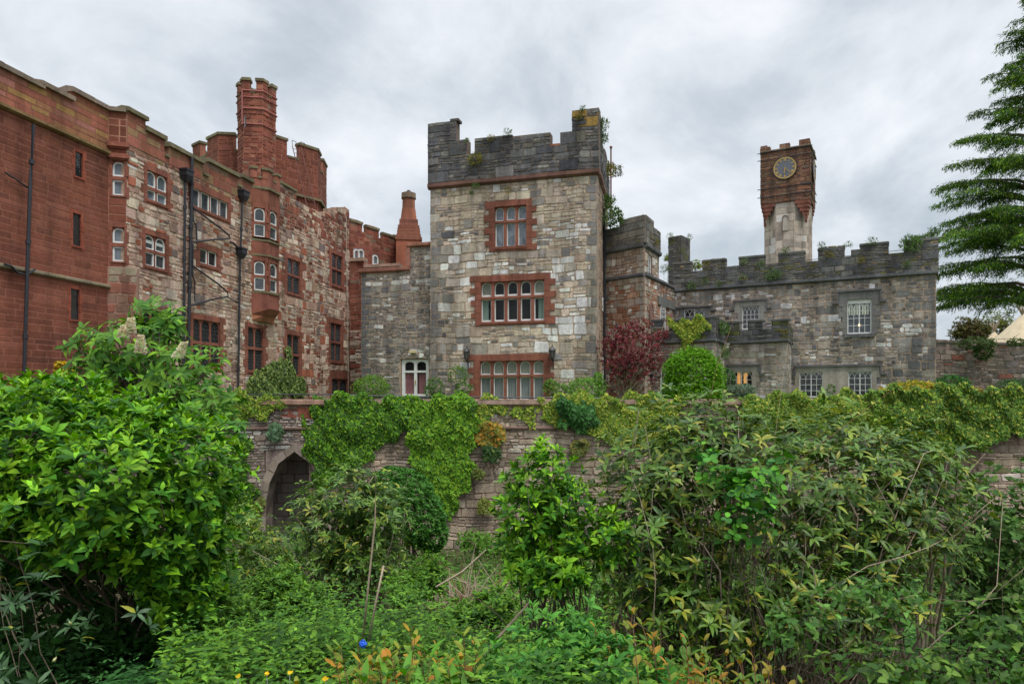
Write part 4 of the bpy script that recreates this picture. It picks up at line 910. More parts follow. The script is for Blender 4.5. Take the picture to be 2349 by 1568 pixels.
# ================================================================== clock tower
ct = thing('clock_tower', 'tall clock tower with a red square head on a pale octagonal shaft', 'tower', (20, 50, ZB))
KR = Vector((20.93, 48.0, 0)); e1 = Vector((-.866, .5, 0)); e2 = Vector((.5, .866, 0)); wK, wK2 = 3.3, 3.3
KL = KR+e1*wK; Kf, Ks = Pl(KL, KR), Pl(KR, KR+e2*wK2); Kb = Pl(KR+e2*wK2, KL+e2*wK2); Kl = Pl(KL+e2*wK2, KL)
zk = lambda x, y: Kf.uz(x, y)[1]
kb, kt = zk(1800, 462), zk(1800, 340)
pal_K = lambda u, z: jit(pick([(4, (.21, .105, .07)), (3, (.25, .14, .085)), (2, (.19, .125, .08)), (2, (.15, .10, .075)), (1, (.31, .14, .08))]), .14)
for pl, nm in ((Kf, 'front_wall'), (Ks, 'side_wall'), (Kb, 'rear_wall'), (Kl, 'side_wall')):
    rc = [(0, kb, pl.L, kt), (0, kt, .66, kt+.3), (1.3, kt, 1.98, kt+.34), (2.6, kt, pl.L, kt+.42)]
    facade(ct, pl, rc, [], pal_K, name=nm, mort=(.2, .11, .075), hh=.26, ww=.5, th=.45, irr=.03)
for y in (344, 361, 404, 428, 447) :
    if y == 404: continue
    m = MB(); z = zk(1800, y)
    for pl in (Kf, Ks): tube(m, [pl.P(-.2, .07, z), pl.P(pl.L+.2, .07, z)], .03, 4)
    m.build('tie_bar', 'iron', ct)
band(ct, Kf, -.02, Kf.L+.02, kt-.14, kt, .1, (.16, .115, .08)); band(ct, Ks, 0, Ks.L, kt-.14, kt, .1, (.16, .115, .08))
cc = (KR+KL)/2+e2*(wK2/2); Rr = wK/2*1.0; s_ = Rr*math.tan(PI/8)
fa_ = -e2; fb_ = -e1
octp = []
for q in range(8):
    a = math.atan2(-e2.y, -e2.x)+PI/8+q*PI/4; octp.append((cc.x+Rr/math.cos(PI/8)*math.cos(a), cc.y+Rr/math.cos(PI/8)*math.sin(a)))
# pale octagonal shaft
m = MB(); zsb, zst = 5.0, kb-.02
pal_S = lambda u, z: jit(pick([(4, (.42, .355, .285)), (3, (.47, .40, .33)), (2, (.36, .30, .245)), (1, (.58, .55, .50)), (1.5, (.29, .25, .21))]), .13)
for q in range(8):
    a, b = octp[q], octp[(q+1) % 8]; pl = Pl(a, b)
    if (Vector((a[0], a[1], 0))-cc).cross(Vector((b[0], b[1], 0))-cc).z < 0: pl = Pl(b, a)
    pl = pl.off(-.12); gridwall(m, pl, [(0, zsb, pl.L, zst)], [], -.3, 0, (.40, .31, .24)); masonry(m, pl, [(0, zsb, pl.L, zst)], [], pal_S, mode='ashlar', hh=.5, ww=.75, rel=.015, gap=.012, irr=.01)
m.build('shaft', 'ashlar', ct)
# red corbelled corners carrying the square head
for c0, ux, uy in ((KR, e1, e2), (KL, -e1, e2), (KR+e2*wK2, e1, -e2), (KL+e2*wK2, -e1, -e2)):
    m = MB()
    for k in range(6):
        z1 = kb-k*.27; z0 = z1-.27; L = .98*(1-k/6.2)
        prism(m, [((c0+ux*.02+uy*.02).x, (c0+ux*.02+uy*.02).y), ((c0+ux*L).x+uy.x*.02, (c0+ux*L).y+uy.y*.02), ((c0+uy*L).x+ux.x*.02, (c0+uy*L).y+ux.y*.02)] if k < 1 else [((c0+(ux+uy)*(.07*k)).x, (c0+(ux+uy)*(.07*k)).y), ((c0+ux*L+uy*.04*k).x, (c0+ux*L+uy*.04*k).y), ((c0+uy*L+ux*.04*k).x, (c0+uy*L+ux*.04*k).y)], z0, z1, jit((.22, .085, .058), .12))
    m.build('corbel', 'sand', ct)
m = MB(); core(m, [((cc+(-e1*1.1 if i in (0, 3) else e1*1.1)+(-e2*1.1 if i < 2 else e2*1.1)).x, (cc+(-e1*1.1 if i in (0, 3) else e1*1.1)+(-e2*1.1 if i < 2 else e2*1.1)).y) for i in range(4)], 4, kt-.2); m.build('dark_core_and_roof', 'dark', ct)
m = MB(); u, z = Kf.uz(1801, 511); pp = Kf.off(-.06); pext(m, pp, [(u-.16, z-.55), (u+.16, z-.55)]+arch_pts(u-.16, u+.16, z+.3, z+.5, 6)[::-1], -.1, .05, (.46, .41, .34)); m.build('blind_niche', 'ashlar', ct)
m = MB(); pstrip(m, pp, [(u-.19, z-.6), (u-.19, z+.3)]+arch_pts(u-.19, u+.19, z+.3, z+.53, 6), .05, 0, .08, (.16, .13, .1)); m.build('niche_rim', 'ashlar', ct)
def clock(pl, u, z, r, lab):
    k = MB(); n = 40; C_ = lambda rr, t: (u+rr*math.sin(t), z+rr*math.cos(t))
    pext(k, pl, [C_(r, -2*PI*i/n) for i in range(n)][::-1], .05, .12); o = k.build('clock_face', 'clock', ct); o['label'] = lab
    g = MB()
    for ra, rb, dd in ((r*.99, r*.875, .14),):
        vs = [pl.P(*(C_(ra, 2*PI*i/n)[0], dd, C_(ra, 2*PI*i/n)[1])) for i in range(n)]+[pl.P(C_(rb, 2*PI*i/n)[0], dd, C_(rb, 2*PI*i/n)[1]) for i in range(n)]
        g.add(vs, [(i, (i+1) % n, n+(i+1) % n, n+i) for i in range(n)])
    g.build('gilt_ring', 'gold', o)
    k2 = MB()
    pstrip(k2, pl, [C_(r*1.03, 2*PI*i/n) for i in range(n+1)], .05, .05, .15); k2.build('iron_rim', 'iron', o)
    nm = MB(); NUM = ['XII', 'I', 'II', 'III', 'IIII', 'V', 'VI', 'VII', 'VIII', 'IX', 'X', 'XI']; h = r*.2
    for i, s in enumerate(NUM):
        t = 2*PI*i/12; cu, cz = C_(r*.74, t); er = (math.sin(t), math.cos(t)); et = (math.cos(t), -math.sin(t)); 
        if False: pass
        wch = {'I': .32, 'V': .75, 'X': .75}; tot = sum(wch[c] for c in s)*h*.72; x = -tot/2
        for c in s:
            wc = wch[c]*h*.72; q = lambda a, b: (cu+et[0]*(x+a*wc)+er[0]*b*h, cz+et[1]*(x+a*wc)+er[1]*b*h)
            L = {'I': [((.5, -.5), (.5, .5))], 'V': [((.12, .5), (.5, -.5)), ((.88, .5), (.5, -.5))], 'X': [((.12, .5), (.88, -.5)), ((.88, .5), (.12, -.5))]}[c]
            for a, b in L: pstrip(nm, pl, [q(*a), q(*b)], .035, .12, .135)
            x += wc
    nm.build('numerals', 'gold', o)
    hd = MB(); 
    t = 2*PI*(5.37/12+.0); pstrip(hd, pl, [(u, z), C_(r*.5, 2*PI*6.2/12)], .06, .145, .16); pstrip(hd, pl, [C_(-r*.1, 2*PI*22.5/60), C_(r*.82, 2*PI*22.5/60)], .04, .162, .175); hd.build('clock_hands', 'gold', o)
uc, zc0 = Kf.uz(1801, 386); clock(Kf, uc, zc0, .78, 'round blue clock face with gilt numerals')
clock(Ks, Ks.L/2, zc0, .75, 'clock face seen edge on at the right side')

# ================================================================== garden wall and tipis at the right
GW = Pl((22.7, 36.9), (46, 35.5)); gw = thing('garden_wall', 'old stone garden wall with scattered red blocks right of the grey range', 'wall', (30, 36, ZB))
pal_W2 = lambda u, z: jit((.22, .085, .06), .12) if R.random() < .07 else jit(pick([(4, (.19, .145, .12)), (3, (.24, .185, .15)), (3, (.14, .12, .105)), (1, (.33, .29, .25))]), .14)
zz = 2.75; rc = []; u = 0
while u < GW.L: w = R.uniform(1, 2.5); rc.append((u, ZB, min(GW.L, u+w), zz+R.uniform(-.12, .1))); u += w
facade(gw, GW, rc, [], pal_W2, mort=(.17, .12, .095), hh=.3, ww=.5, irr=.03)
coping(gw, GW, rc, .12, -.6, .06, (.12, .105, .085), over=0)
def tipi(px, py, pyb, wpx, Y, lab):
    c = at(px, py, Y); zb = at(px, pyb, Y).z; n = 14; h = c.z-ZB-.4; slope = (wpx/F*Y)/(c.z-zb); r = slope*(c.z-(-.5))
    t = thing('tipi', lab, 'tipi', (c.x, c.y, -.5), 'canvas tipis behind the garden wall'); m = MB(); vs = []
    for k in range(n): a = 2*PI*k/n; vs.append((c.x+r*math.cos(a), c.y+r*math.sin(a), -.5))
    for k in range(n): a = 2*PI*k/n; vs.append((c.x+.07*math.cos(a), c.y+.07*math.sin(a), c.z))
    m.add(vs, [(i, (i+1) % n, n+(i+1) % n, n+i) for i in range(n)]+[tuple(range(n, 2*n))]); m.build('canvas_cover', 'canvas', t)
    for k in range(8):
        a = 2*PI*k/8+.3; p = MB(); d = Vector((math.cos(a)*slope*.5, math.sin(a)*slope*.5, 1)); L = wpx*1.3/F*Y*R.uniform(.8, 1.2) if wpx < 30 else 42/F*Y*R.uniform(.8, 1.1)
        tube(p, [c-d*.3, c+d*L], [.06, .03], 5); p.build('pole', 'paletwig', t)
tipi(2280, 761, 780, 17, 58, 'small canvas tipi top with pale crossed poles left of the bigger tipi'); tipi(2345, 722, 775, 52, 56, 'large canvas tipi at the right edge behind the garden wall')
# ================================================================== retaining wall with the pointed arch
def zg_(y):   # garden bank profile
    return float(np.interp(y, [-8, 0, 4, 6, 10, 16, 22, 30], [-1.5, -1.75, -2.2, -2.7, -3.7, -4.9, -5.8, -6.3]))
def ground(x, y):
    return zg_(y)+.18*math.sin(x*.7+y*.5)+.10*math.sin(x*1.9-y*1.3)
LW = Pl(at(-900, 900, 25.3).xy, at(745, 900, 25.6).xy); RW = Pl(at(739, 900, 25.75).xy, (34, 26.3))
rt = thing('retaining_wall', 'long mossy terrace wall with a red coping and a pointed arched recess', 'wall', (0, 27, -6.5))
ztop = -.28; zbt = -6.9
pal_L = lambda u, z: jit((.50, .48, .43), .1) if (z > -2.2 and R.random() < .35) else jit(pick([(4, (.26, .20, .165)), (4, (.33, .275, .23)), (2, (.19, .155, .13)), (2, (.42, .37, .31)), (1, (.17, .17, .10))]), .14)
pal_RW = lambda u, z: jit(pick([(5, (.38, .30, .22)), (4, (.32, .255, .185)), (3, (.44, .36, .265)), (2, (.26, .21, .16)), (1, (.52, .46, .37)), (.7, (.17, .15, .08))]), .13)
au = [LW.uz(x, y) for x, y in ((609, 1220), (611, 1150), (619, 1107), (640, 1062), (676, 1035), (712, 1062), (733, 1107), (741, 1150), (743, 1220))]
uc = au[4][0]; ha = (au[0][0], zbt, au[-1][0], au[4][1])
facade(rt, LW, [(0, zbt, LW.L, ztop-1.0), (0, ztop-1.0, LW.L, ztop-.22)], [dict(r=(ha[0], ha[2], ha[1], ha[3]), m=(.02, .02, .02))], pal_L, mort=(.20, .15, .12), hh=.2, ww=.42, irr=.03, rel=.04, th=.8)
m = MB(); q = [(ha[0]-.05, ha[3]+.06)]; 
for a, b in zip(au[:-1], au[1:]):
    a_, b_ = (a[0], a[1]), (b[0], b[1]); pext(m, LW, [a_, b_, (b_[0], ha[3]+.05), (a_[0], ha[3]+.05)], -.7, -.012, jit((.26, .20, .17)))
m.build('spandrel', 'rubble', rt)
m = MB(); cz = au[1][1]
cen = (uc, au[0][1])
def grow(p, k):
    i = au.index(p); a = au[max(i-1, 0)]; b = au[min(i+1, 8)]; dx, dz = b[0]-a[0], b[1]-a[1]; l = math.hypot(dx, dz); return (p[0]-dz/l*k, p[1]+dx/l*k)
for a, b in zip(au[:-1], au[1:]):
    for t0, t1 in ((0, .48), (.52, 1)):
        A0 = (a[0]+(b[0]-a[0])*t0, a[1]+(b[1]-a[1])*t0); A1 = (a[0]+(b[0]-a[0])*t1, a[1]+(b[1]-a[1])*t1); ga, gb = grow(a, .3), grow(b, .3)
        B0 = (ga[0]+(gb[0]-ga[0])*t0, ga[1]+(gb[1]-ga[1])*t0); B1 = (ga[0]+(gb[0]-ga[0])*t1, ga[1]+(gb[1]-ga[1])*t1)
        pext(m, LW, [A0, A1, B1, B0], -.75, .04, jit((.27, .215, .175), .2))
ar = m.build('arch', 'ashlar', rt); ar['label'] = 'pointed arch of dressed red stones'
m = MB(); bk = LW.off(-1.5); masonry(m, bk, [(ha[0]-.6, zbt, ha[2]+.6, ha[3]+.3)], [], lambda u, z: jit((.19, .16, .14), .18), mode='ashlar', hh=.42, ww=.8, rel=.015, irr=.01); gridwall(m, bk, [(ha[0]-.6, zbt, ha[2]+.6, ha[3]+.3)], [], -.3, 0, (.12, .09, .08)); m.build('recess_wall', 'ashlar', rt)
facade(rt, RW, [(0, zbt, RW.L, -2.0), (0, -2.0, RW.L, ztop-.22)], [], pal_RW, mort=(.28, .20, .155), hh=.3, ww=.5, irr=.025, rel=.035, th=.8, name='wall')
m = MB(); pl = Pl(LW.P(LW.L, 0, 0), LW.P(LW.L, -1.6, 0)); gridwall(m, pl, [(0.04, zbt, pl.L, ztop-.22)], [], -.6, 0, (.2, .15, .12)); m.build('return_wall', 'rubble', rt)
for pl, col in ((LW, (.36, .22, .16)), (RW, (.38, .26, .20))):
    band(rt, pl, 0, pl.L, ztop-.24, ztop, .16, col, 'coping', 'sand', seg=1.1, back=-.75, drop=1.0)
for pl in (LW, RW): band(rt, pl, 0, pl.L, ztop-1.12, ztop-1.02, .1, (.20, .13, .10), 'string_course', 'sand')
facade(rt, LW.off(.0), [(LW.u(640), ztop-.72, LW.u(724), ztop-.25)], [], P_([(1, (.30, .10, .065))]), mode='ashlar', hh=.45, ww=.9, rel=.07, name='red_course')
# railing
rl = thing('railing', 'thin black iron railing running along the terrace coping', 'railing', (-4, 26, -.2)); m = MB()
pr = [LW.P(0, -.9, -.03), LW.P(LW.L, -.9, -.08), RW.P(LW.L*.1+.6, -1.2, -.16), RW.P(11, -1.2, -.22)]
tube(m, pr, .028, 6); m.build('rail', 'iron', rl)
for k in range(14):
    p = RW.P(.3+k*.85, -1.2, -.19); m = MB(); tube(m, [p, p+Vector((0, 0, -.35))], .015, 5)
    for s in (-1, 1): tube(m, [p+Vector((s*.03, 0, -.04)), p+Vector((s*.1, 0, -.05)), p+Vector((s*.13, 0, -.1)), p+Vector((s*.08, 0, -.14))], .01, 4)
    m.build('baluster', 'iron', rl)

# ================================================================== leaves
TL = dict(
 leaf=([(0, 0, 0), (.28, -.42, .05), (.3, 0, 0), (.28, .42, .05), (.64, -.36, .0), (.66, 0, -.05), (.64, .36, .0), (1, 0, -.2)], [(0, 1, 2), (0, 2, 3), (1, 4, 5, 2), (2, 5, 6, 3), (4, 7, 5), (5, 7, 6)]),
 dia=([(0, 0, 0), (.45, -.5, .07), (1, 0, -.1), (.45, .5, .07)], [(0, 1, 2), (0, 2, 3)]),
 oval=([(0, 0, 0), (.2, -.34, .03), (.55, -.5, .03), (.86, -.3, -.03), (1, 0, -.1), (.86, .3, -.03), (.55, .5, .03), (.2, .34, .03), (.5, 0, -.03)], [(8, 0, 1, 2), (8, 2, 3, 4), (8, 4, 5, 6), (8, 6, 7, 0)]),
 ivy=([(0, 0, 0), (-.08, -.38, .02), (.32, -.5, -.03), (.5, -.24, .02), (1, 0, -.1), (.5, .24, .02), (.32, .5, -.03), (-.08, .38, .02), (.34, 0, .05)], [(8, 0, 1, 2), (8, 2, 3, 4), (8, 4, 5, 6), (8, 6, 7, 0)]),
 nettle=([(0, 0, 0), (.12, -.4, .03), (.3, -.36, .03), (.34, -.44, .02), (.55, -.28, 0), (.6, -.34, 0), (1, 0, -.22), (.6, .34, 0), (.55, .28, 0), (.34, .44, .02), (.3, .36, .03), (.12, .4, .03), (.5, 0, -.05)], [(12, 0, 1, 2), (12, 2, 3, 4), (12, 4, 5, 6), (12, 6, 7, 8), (12, 8, 9, 10), (12, 10, 11, 0)]),
 blade=([(0, -.5, 0), (0, .5, 0), (.5, -.42, .06), (.5, .42, .06), (1, 0, -.15)], [(0, 1, 3, 2), (2, 3, 4)]))
def norm(a): return a/np.maximum(np.linalg.norm(a, axis=-1, keepdims=True), 1e-9)
class LB:
    def __init__(s): s.a = {}
    def add(s, tpl, P, D, U, L, Wd, C):
        n = len(P)
        if n: s.a.setdefault(tpl, []).append((P, D, U, np.broadcast_to(L, (n,)).copy(), np.broadcast_to(Wd, (n,)).copy(), C))
    def build(s, name, mat, parent=None, extra=None):
        VV = []; CC = []; LS = []; LV = []; off = 0; lo = 0
        for tpl, lst in s.a.items():
            tv, tf = TL[tpl]; tv = np.array(tv, float)
            P, D, U, L, Wd, C = [np.concatenate([x[i] for x in lst]) for i in range(6)]
            x = norm(D); z = norm(U-x*(U*x).sum(1, keepdims=True)); y = np.cross(z, x)
            V = P[:, None]+x[:, None]*(tv[None, :, :1]*L[:, None, None])+y[:, None]*(tv[None, :, 1:2]*Wd[:, None, None])+z[:, None]*(tv[None, :, 2:]*L[:, None, None])
            n, m = len(P), len(tv); VV.append(V.reshape(-1, 3)); CC.append(np.repeat(C, m, 0))
            fl = np.concatenate([np.array(f) for f in tf]); ln = np.array([len(f) for f in tf])
            LV.append((fl[None]+(np.arange(n)*m)[:, None]+off).ravel()); st = np.concatenate([[0], np.cumsum(ln)[:-1]])
            LS.append((st[None]+(np.arange(n)*len(fl))[:, None]+lo).ravel()); off += n*m; lo += n*len(fl)
        V = np.concatenate(VV); C = np.concatenate(CC); LV = np.concatenate(LV).astype(np.int32); LS = np.concatenate(LS).astype(np.int32)
        me = bpy.data.meshes.new(name); me.vertices.add(len(V)); me.vertices.foreach_set('co', V.ravel().astype(np.float32))
        me.loops.add(len(LV)); me.loops.foreach_set('vertex_index', LV); me.polygons.add(len(LS)); me.polygons.foreach_set('loop_start', LS)
        me.update(calc_edges=True); ca = me.color_attributes.new('Col', 'FLOAT_COLOR', 'POINT'); c4 = np.ones((len(C), 4), np.float32); c4[:, :3] = C; ca.data.foreach_set('color', c4.ravel())
        me.validate(); return link(name, me, mat, parent)
def rn(*s): return NR.normal(size=s)
def ru(a, b, n): return NR.uniform(a, b, n)
def cols(pal, n, a=.18, w=None):
    k = NR.choice(len(pal), n, p=None if w is None else np.array(w)/sum(w)); c = np.array(pal)[k]*(1+NR.uniform(-a, a, (n, 1))); return np.clip(c*(1+NR.uniform(-.06, .06, (n, 3))), 0, 1)
def world_blobs(bl): # (px,py,rx,ry,Y,depth radius)
    return [(np.array(at(b[0], b[1], b[4])), np.array([b[2]/F*b[4], b[5], b[3]/F*b[4]])) for b in bl]
def scatter(bl, n, lo=.7, hi=1.04, back=.35, deep=.78, power=1):
    W_ = world_blobs(bl); ar = np.array([r[0]*r[2]+r[1]*r[2]*.6 for _, r in W_]); P = []; Q = []; tot = 0
    while tot < n:
        k = NR.choice(len(W_), n, p=ar/ar.sum()); d = norm(rn(n, 3)); rad = hi-(hi-lo)*NR.uniform(0, 1, n)**power
        C = np.array([w[0] for w in W_])[k]; S = np.array([w[1] for w in W_])[k]; out = (NR.uniform(size=n) < .14*(hi > 1.0)*(lo < .78)); rad = np.where(out, NR.uniform(1.0, 1.24, n), rad); p = C+d*S*rad[:, None]; ok = np.ones(n, bool)
        for c, s in W_:
            q = np.linalg.norm((p-c)/s, axis=1); ok &= ~(q < deep*.9*lo/.7)
        ok &= (d[:, 1] < .3) | (NR.uniform(size=n) < back)
        P.append(p[ok]); Q.append(norm(d/S)[ok]); tot += ok.sum()
        if len(P) > 60: break
    return np.concatenate(P)[:n], np.concatenate(Q)[:n]
UP = np.array([0, 0, 1.])
def whorl(lb, tpl, P, A, k, L, asp, pitch, C, droop=0, jp=.2, offs=.25):
    """k leaves around axis A at each P"""
    n = len(P); A = norm(A); a = norm(np.cross(A, norm(rn(n, 3)))); b = np.cross(A, a)
    for i in range(k):
        t = 2*PI*i/k+NR.uniform(-.35, .35, n); rad = a*np.cos(t)[:, None]+b*np.sin(t)[:, None]; pi_ = pitch+NR.uniform(-jp, jp, n)
        D = A*np.cos(pi_)[:, None]+rad*np.sin(pi_)[:, None]; D[:, 2] -= droop; U = A*np.sin(pi_)[:, None]-rad*np.cos(pi_)[:, None]+rn(n, 3)*.15
        C = np.where(NR.uniform(size=(n, 1)) < .6, C[NR.permutation(n)], C)
        Li = L*NR.uniform(.5, 1.2, n); lb.add(tpl, P-A*(NR.uniform(0, offs, n)*L)[:, None]+rad*(L*.05), D, U, Li, Li*asp*NR.uniform(.85, 1.15, n), C*(1+NR.uniform(-.12, .12, (n, 1))))
def twigs(parent, base, P, n, r0, mat='bark', bend=.3, name='branches', sides=5, sp=.25, vary=.3):
    m = MB()
    for i in range(n):
        e = Vector(P[NR.randint(len(P))]); bs = sorted(base, key=lambda q: abs(q[0]-e.x)+NR.uniform(0, 1.4)); b = Vector(bs[0])+Vector((NR.uniform(-sp, sp), NR.uniform(-sp, sp), 0)); l = (e-b).length
        m1 = b.lerp(e, .33)+Vector(rn(3)*bend*l*.22)+Vector((0, 0, .06*l)); m2 = b.lerp(e, .7)+Vector(rn(3)*bend*l*.18)
        r = r0*NR.uniform(1-vary, 1+vary); pts = [(b*(1-s)**3+m1*3*s*(1-s)**2+m2*3*s*s*(1-s)+e*s**3)+Vector(rn(3)*.012*l*(0 < s < 1)) for s in [q/8 for q in range(9)]]
        tube(m, pts, [r*(1-.8*q/8) for q in range(9)], sides)
        if l > .5 and i % 2 == 0:
            q = 3+i % 4; f = pts[q]+(e-b)*.28+Vector(rn(3)*.16*l); tube(m, [pts[q], pts[q].lerp(f, .5)+Vector(rn(3)*.03*l), f], [r*.4, r*.3, r*.12], 4)
    return m.build(name, mat, parent, smooth=True)
def bush(name, label, cat, bl, n, k, L, asp, pitch, pal, tpl='leaf', mat='leaf', young=None, w=None, base=None, stems=0, r0=.02, smat='bark', droop=0, group=None, up=.8, lo=.7, back=.35, leafname='foliage', extra=None, bend=.3, ysh=.25, deep=.78):
    P, Nn = scatter(bl, n, lo, back=back, deep=deep); Wb = world_blobs(bl); c0 = np.mean([x[0] for x in Wb], 0)
    gz = ground(c0[0], c0[1]) if c0[1] < 25 else ZB+.1
    t = thing(name, label, cat, (c0[0], c0[1], gz), group); lb = LB(); A = norm(Nn*.7+UP*up+rn(n, 3)*.25)
    C = cols(pal, n, w=w)
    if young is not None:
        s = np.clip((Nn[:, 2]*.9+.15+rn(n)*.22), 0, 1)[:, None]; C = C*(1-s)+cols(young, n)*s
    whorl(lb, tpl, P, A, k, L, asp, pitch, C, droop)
    if young is not None: whorl(lb, tpl, P+A*L*ysh, A, 3, L*.62, asp, pitch*.55, C*.5+cols(young, n)*.5)
    if extra: extra(lb, P, A, C)
    lb.build(leafname, mat, t)
    if stems: twigs(t, base if base is not None else [(c0[0], c0[1], gz)], P-A*L*.2, stems, r0, smat, bend)
    return t, P, A
# ------------------------------------------------ ground
def sheet(name, xs, ys, fz, mat, col=(.1, .1, .1)):
    nx, ny = len(xs), len(ys); m = MB(); m.add([(x, y, fz(x, y)) for y in ys for x in xs], [(j*nx+i, j*nx+i+1, (j+1)*nx+i+1, (j+1)*nx+i) for j in range(ny-1) for i in range(nx-1)], col); return m.build(name, mat, smooth=True)
M['soil'] = plain('leaf_litter_soil', (.06, .052, .028), .95, spec=.1, noise=.5, nscale=5, bump=.6)
M['lawn'] = plain('lawn_grass', (.06, .12, .025), .95, spec=.1, noise=.35, nscale=3, bump=.4)
tag(sheet('ground', list(np.linspace(-60, 60, 121)), list(np.linspace(-30, 26.3, 80)), ground, 'soil'), kind='structure')
tag(sheet('terrace', [-60, -20, 20, 60], [26.45, 27.2, 60, 130], lambda x, y: -.5, 'lawn'), kind='structure')
tag(sheet('far_land', [-900, -60.5], [-900, 0, 1500], lambda x, y: -.7, 'lawn'), kind='structure')
tag(sheet('far_land', [60.5, 900], [-900, 0, 1500], lambda x, y: -.7, 'lawn'), kind='structure')
tag(sheet('far_land', [-60.5, 60.5], [130, 1500], lambda x, y: -.7, 'lawn'), kind='structure')
tag(sheet('far_land', [-60.5, 60.5], [-900, -30], lambda x, y: -1.6, 'lawn'), kind='structure')

# ------------------------------------------------ ivy and wall growth
def inpoly(x, y, poly):
    r = np.zeros(len(x), bool); n = len(poly); j = n-1
    for i in range(n):
        xi, yi = poly[i]; xj, yj = poly[j]
        c = ((yi > y) != (yj > y)) & (x < (xj-xi)*(y-yi)/((yj-yi) or 1e-9)+xi); r ^= c; j = i
    return r
def ivy(name, label, pl, poly, n, L, pal, w=None, thick=.25, group=None, cat='ivy', tpl='ivy', edge=14, jitter=0, seed=0, mat='leaf', stem=True, up=.55):
    pts = [pl.uz(x, y) for x, y in poly]; us = [p[0] for p in pts]; zs = [p[1] for p in pts]; U = []; Z = []; tot = 0; e = edge/F*27
    while tot < n:
        u = NR.uniform(min(us)-e, max(us)+e, n*2); z = NR.uniform(min(zs)-e, max(zs)+e, n*2)
        fu = u+e*(np.sin(z*3.1+seed)*.5+np.sin(z*7.7+u*2+seed)*.5); fz = z+e*(np.sin(u*2.7+seed*2)*.5+np.sin(u*6.9+z*3)*.5)+NR.normal(size=n*2)*e*.15
        ok = inpoly(fu, fz, pts); U.append(u[ok]); Z.append(z[ok]); tot += ok.sum()
        if len(U) > 40: break
    u, z = np.concatenate(U)[:n], np.concatenate(Z)[:n]; n = len(u)
    bump = .5+sum(A_k*np.sin(u*k*math.cos(q)+z*k*math.sin(q)+seed*q*3.7+1.5*np.sin(u*k*.37+q*5)) for A_k, k, q in ((.1, 1.7, .2), (.09, 2.9, 1.9), (.08, 4.3, 3.3), (.08, 5.7, 4.4), (.07, 8.1, .9), (.06, 11, 2.6))); d = .03+thick*bump*NR.uniform(.55, 1, n)**.5
    A, tv, nv = np.array(pl.A), np.array(pl.t), np.array(pl.n); P = A+tv*u[:, None]+nv*d[:, None]; P[:, 2] += z
    D = -UP*.9+tv*NR.uniform(-1.1, 1.1, n)[:, None]+nv*NR.uniform(.05, .6, n)[:, None]; Nn = nv+UP*up+rn(n, 3)*.5
    C = cols(pal, n, .2, w); 
    c0 = P.mean(0); lb = LB(); Li = L*NR.uniform(.45, 1.45, n); lb.add(tpl, P, D, Nn, Li, Li*.95, C)
    o = lb.build(name, mat); tag(o, label, cat, group); return o
IVG = [(.06, .16, .01), (.11, .26, .012), (.028, .08, .008), (.20, .34, .02)]; IVY_ = [(.26, .34, .03), (.36, .38, .05), (.13, .24, .02), (.07, .15, .015), (.19, .25, .04)]
ivy('ivy_curtain', 'broad curtain of dark green ivy hanging beside the pointed arch', RW, [(722, 908), (935, 908), (940, 985), (900, 1008), (868, 1012), (845, 1050), (800, 1078), (760, 1105), (732, 1110), (716, 1060), (706, 1010), (712, 960)], 11500, .12, IVG, (3, 3, 3, 1), .42, seed=1)
ivy('ivy_curtain', 'long pointed tongue of bright green ivy hanging below the white door', RW, [(930, 908), (1092, 908), (1090, 990), (1082, 1080), (1066, 1120), (1050, 1172), (1035, 1190), (1018, 1160), (985, 1120), (960, 1075), (945, 1030), (934, 985)], 11000, .13, IVG, (2, 4, 1, 2), .38, seed=2)
ivy('ivy_fringe', 'thin fringe of pale ivy over the coping under the big window', RW, [(1090, 915), (1150, 912), (1172, 930), (1150, 948), (1120, 972), (1096, 985)], 700, .11, IVY_, None, .15, seed=3)
ivy('ivy_fringe', 'small pale ivy sprays below the pink coping stones in the middle of the wall', RW, [(1165, 935), (1240, 930), (1245, 950), (1215, 985), (1190, 960)], 260, .1, IVY_, None, .12, seed=4)
ivy('yellow_ivy', 'band of yellow variegated ivy along the terrace wall under the red shrub', RW, [(1232, 906), (1500, 906), (1560, 905), (1560, 1010), (1440, 1030), (1405, 1012), (1350, 985), (1300, 972), (1258, 958), (1240, 935)], 11000, .105, IVY_, (2, 2, 3, 2, 2), .3, seed=5)
ivy('green_climber', 'dark green climbing plant on the wall above the elder bush', RW, [(1275, 920), (1350, 925), (1375, 960), (1340, 990), (1300, 975), (1272, 950)], 1500, .13, [(.05, .16, .03), (.03, .10, .02)], None, .55, seed=6)
ivy('yellow_ivy', 'long hedge of yellow green ivy along the wall top before the grey range', RW, [(1690, 905), (2010, 902), (2010, 985), (1700, 985)], 13000, .11, IVY_, (1, 1, 3, 3, 3), .5, seed=7, up=.9)
ivy('ivy_mound', 'deep bank of green and yellow climber over the right end of the wall', RW, [(1995, 898), (2120, 885), (2349, 890), (2420, 900), (2420, 960), (2330, 990), (2230, 1020), (2140, 1060), (2090, 1010), (2000, 990)], 15000, .12, IVY_+[(.05, .12, .015)], (1, 1, 3, 4, 2, 4), .7, seed=8, up=.9)
ivy('ivy_fringe', 'pale ivy straggling over the coping left of the arch', LW, [(470, 900), (655, 905), (662, 925), (640, 935), (600, 948), (560, 958), (480, 965)], 3200, .1, IVY_, (2, 1, 3, 3, 2), .22, seed=9)
ivy('ivy_strand', 'mossy ivy strands running down the wall left of the arch', LW, [(548, 985), (572, 990), (578, 1100), (595, 1200), (540, 1200), (530, 1080)], 1500, .1, IVG, (3, 1, 4, 1), .15, seed=10)
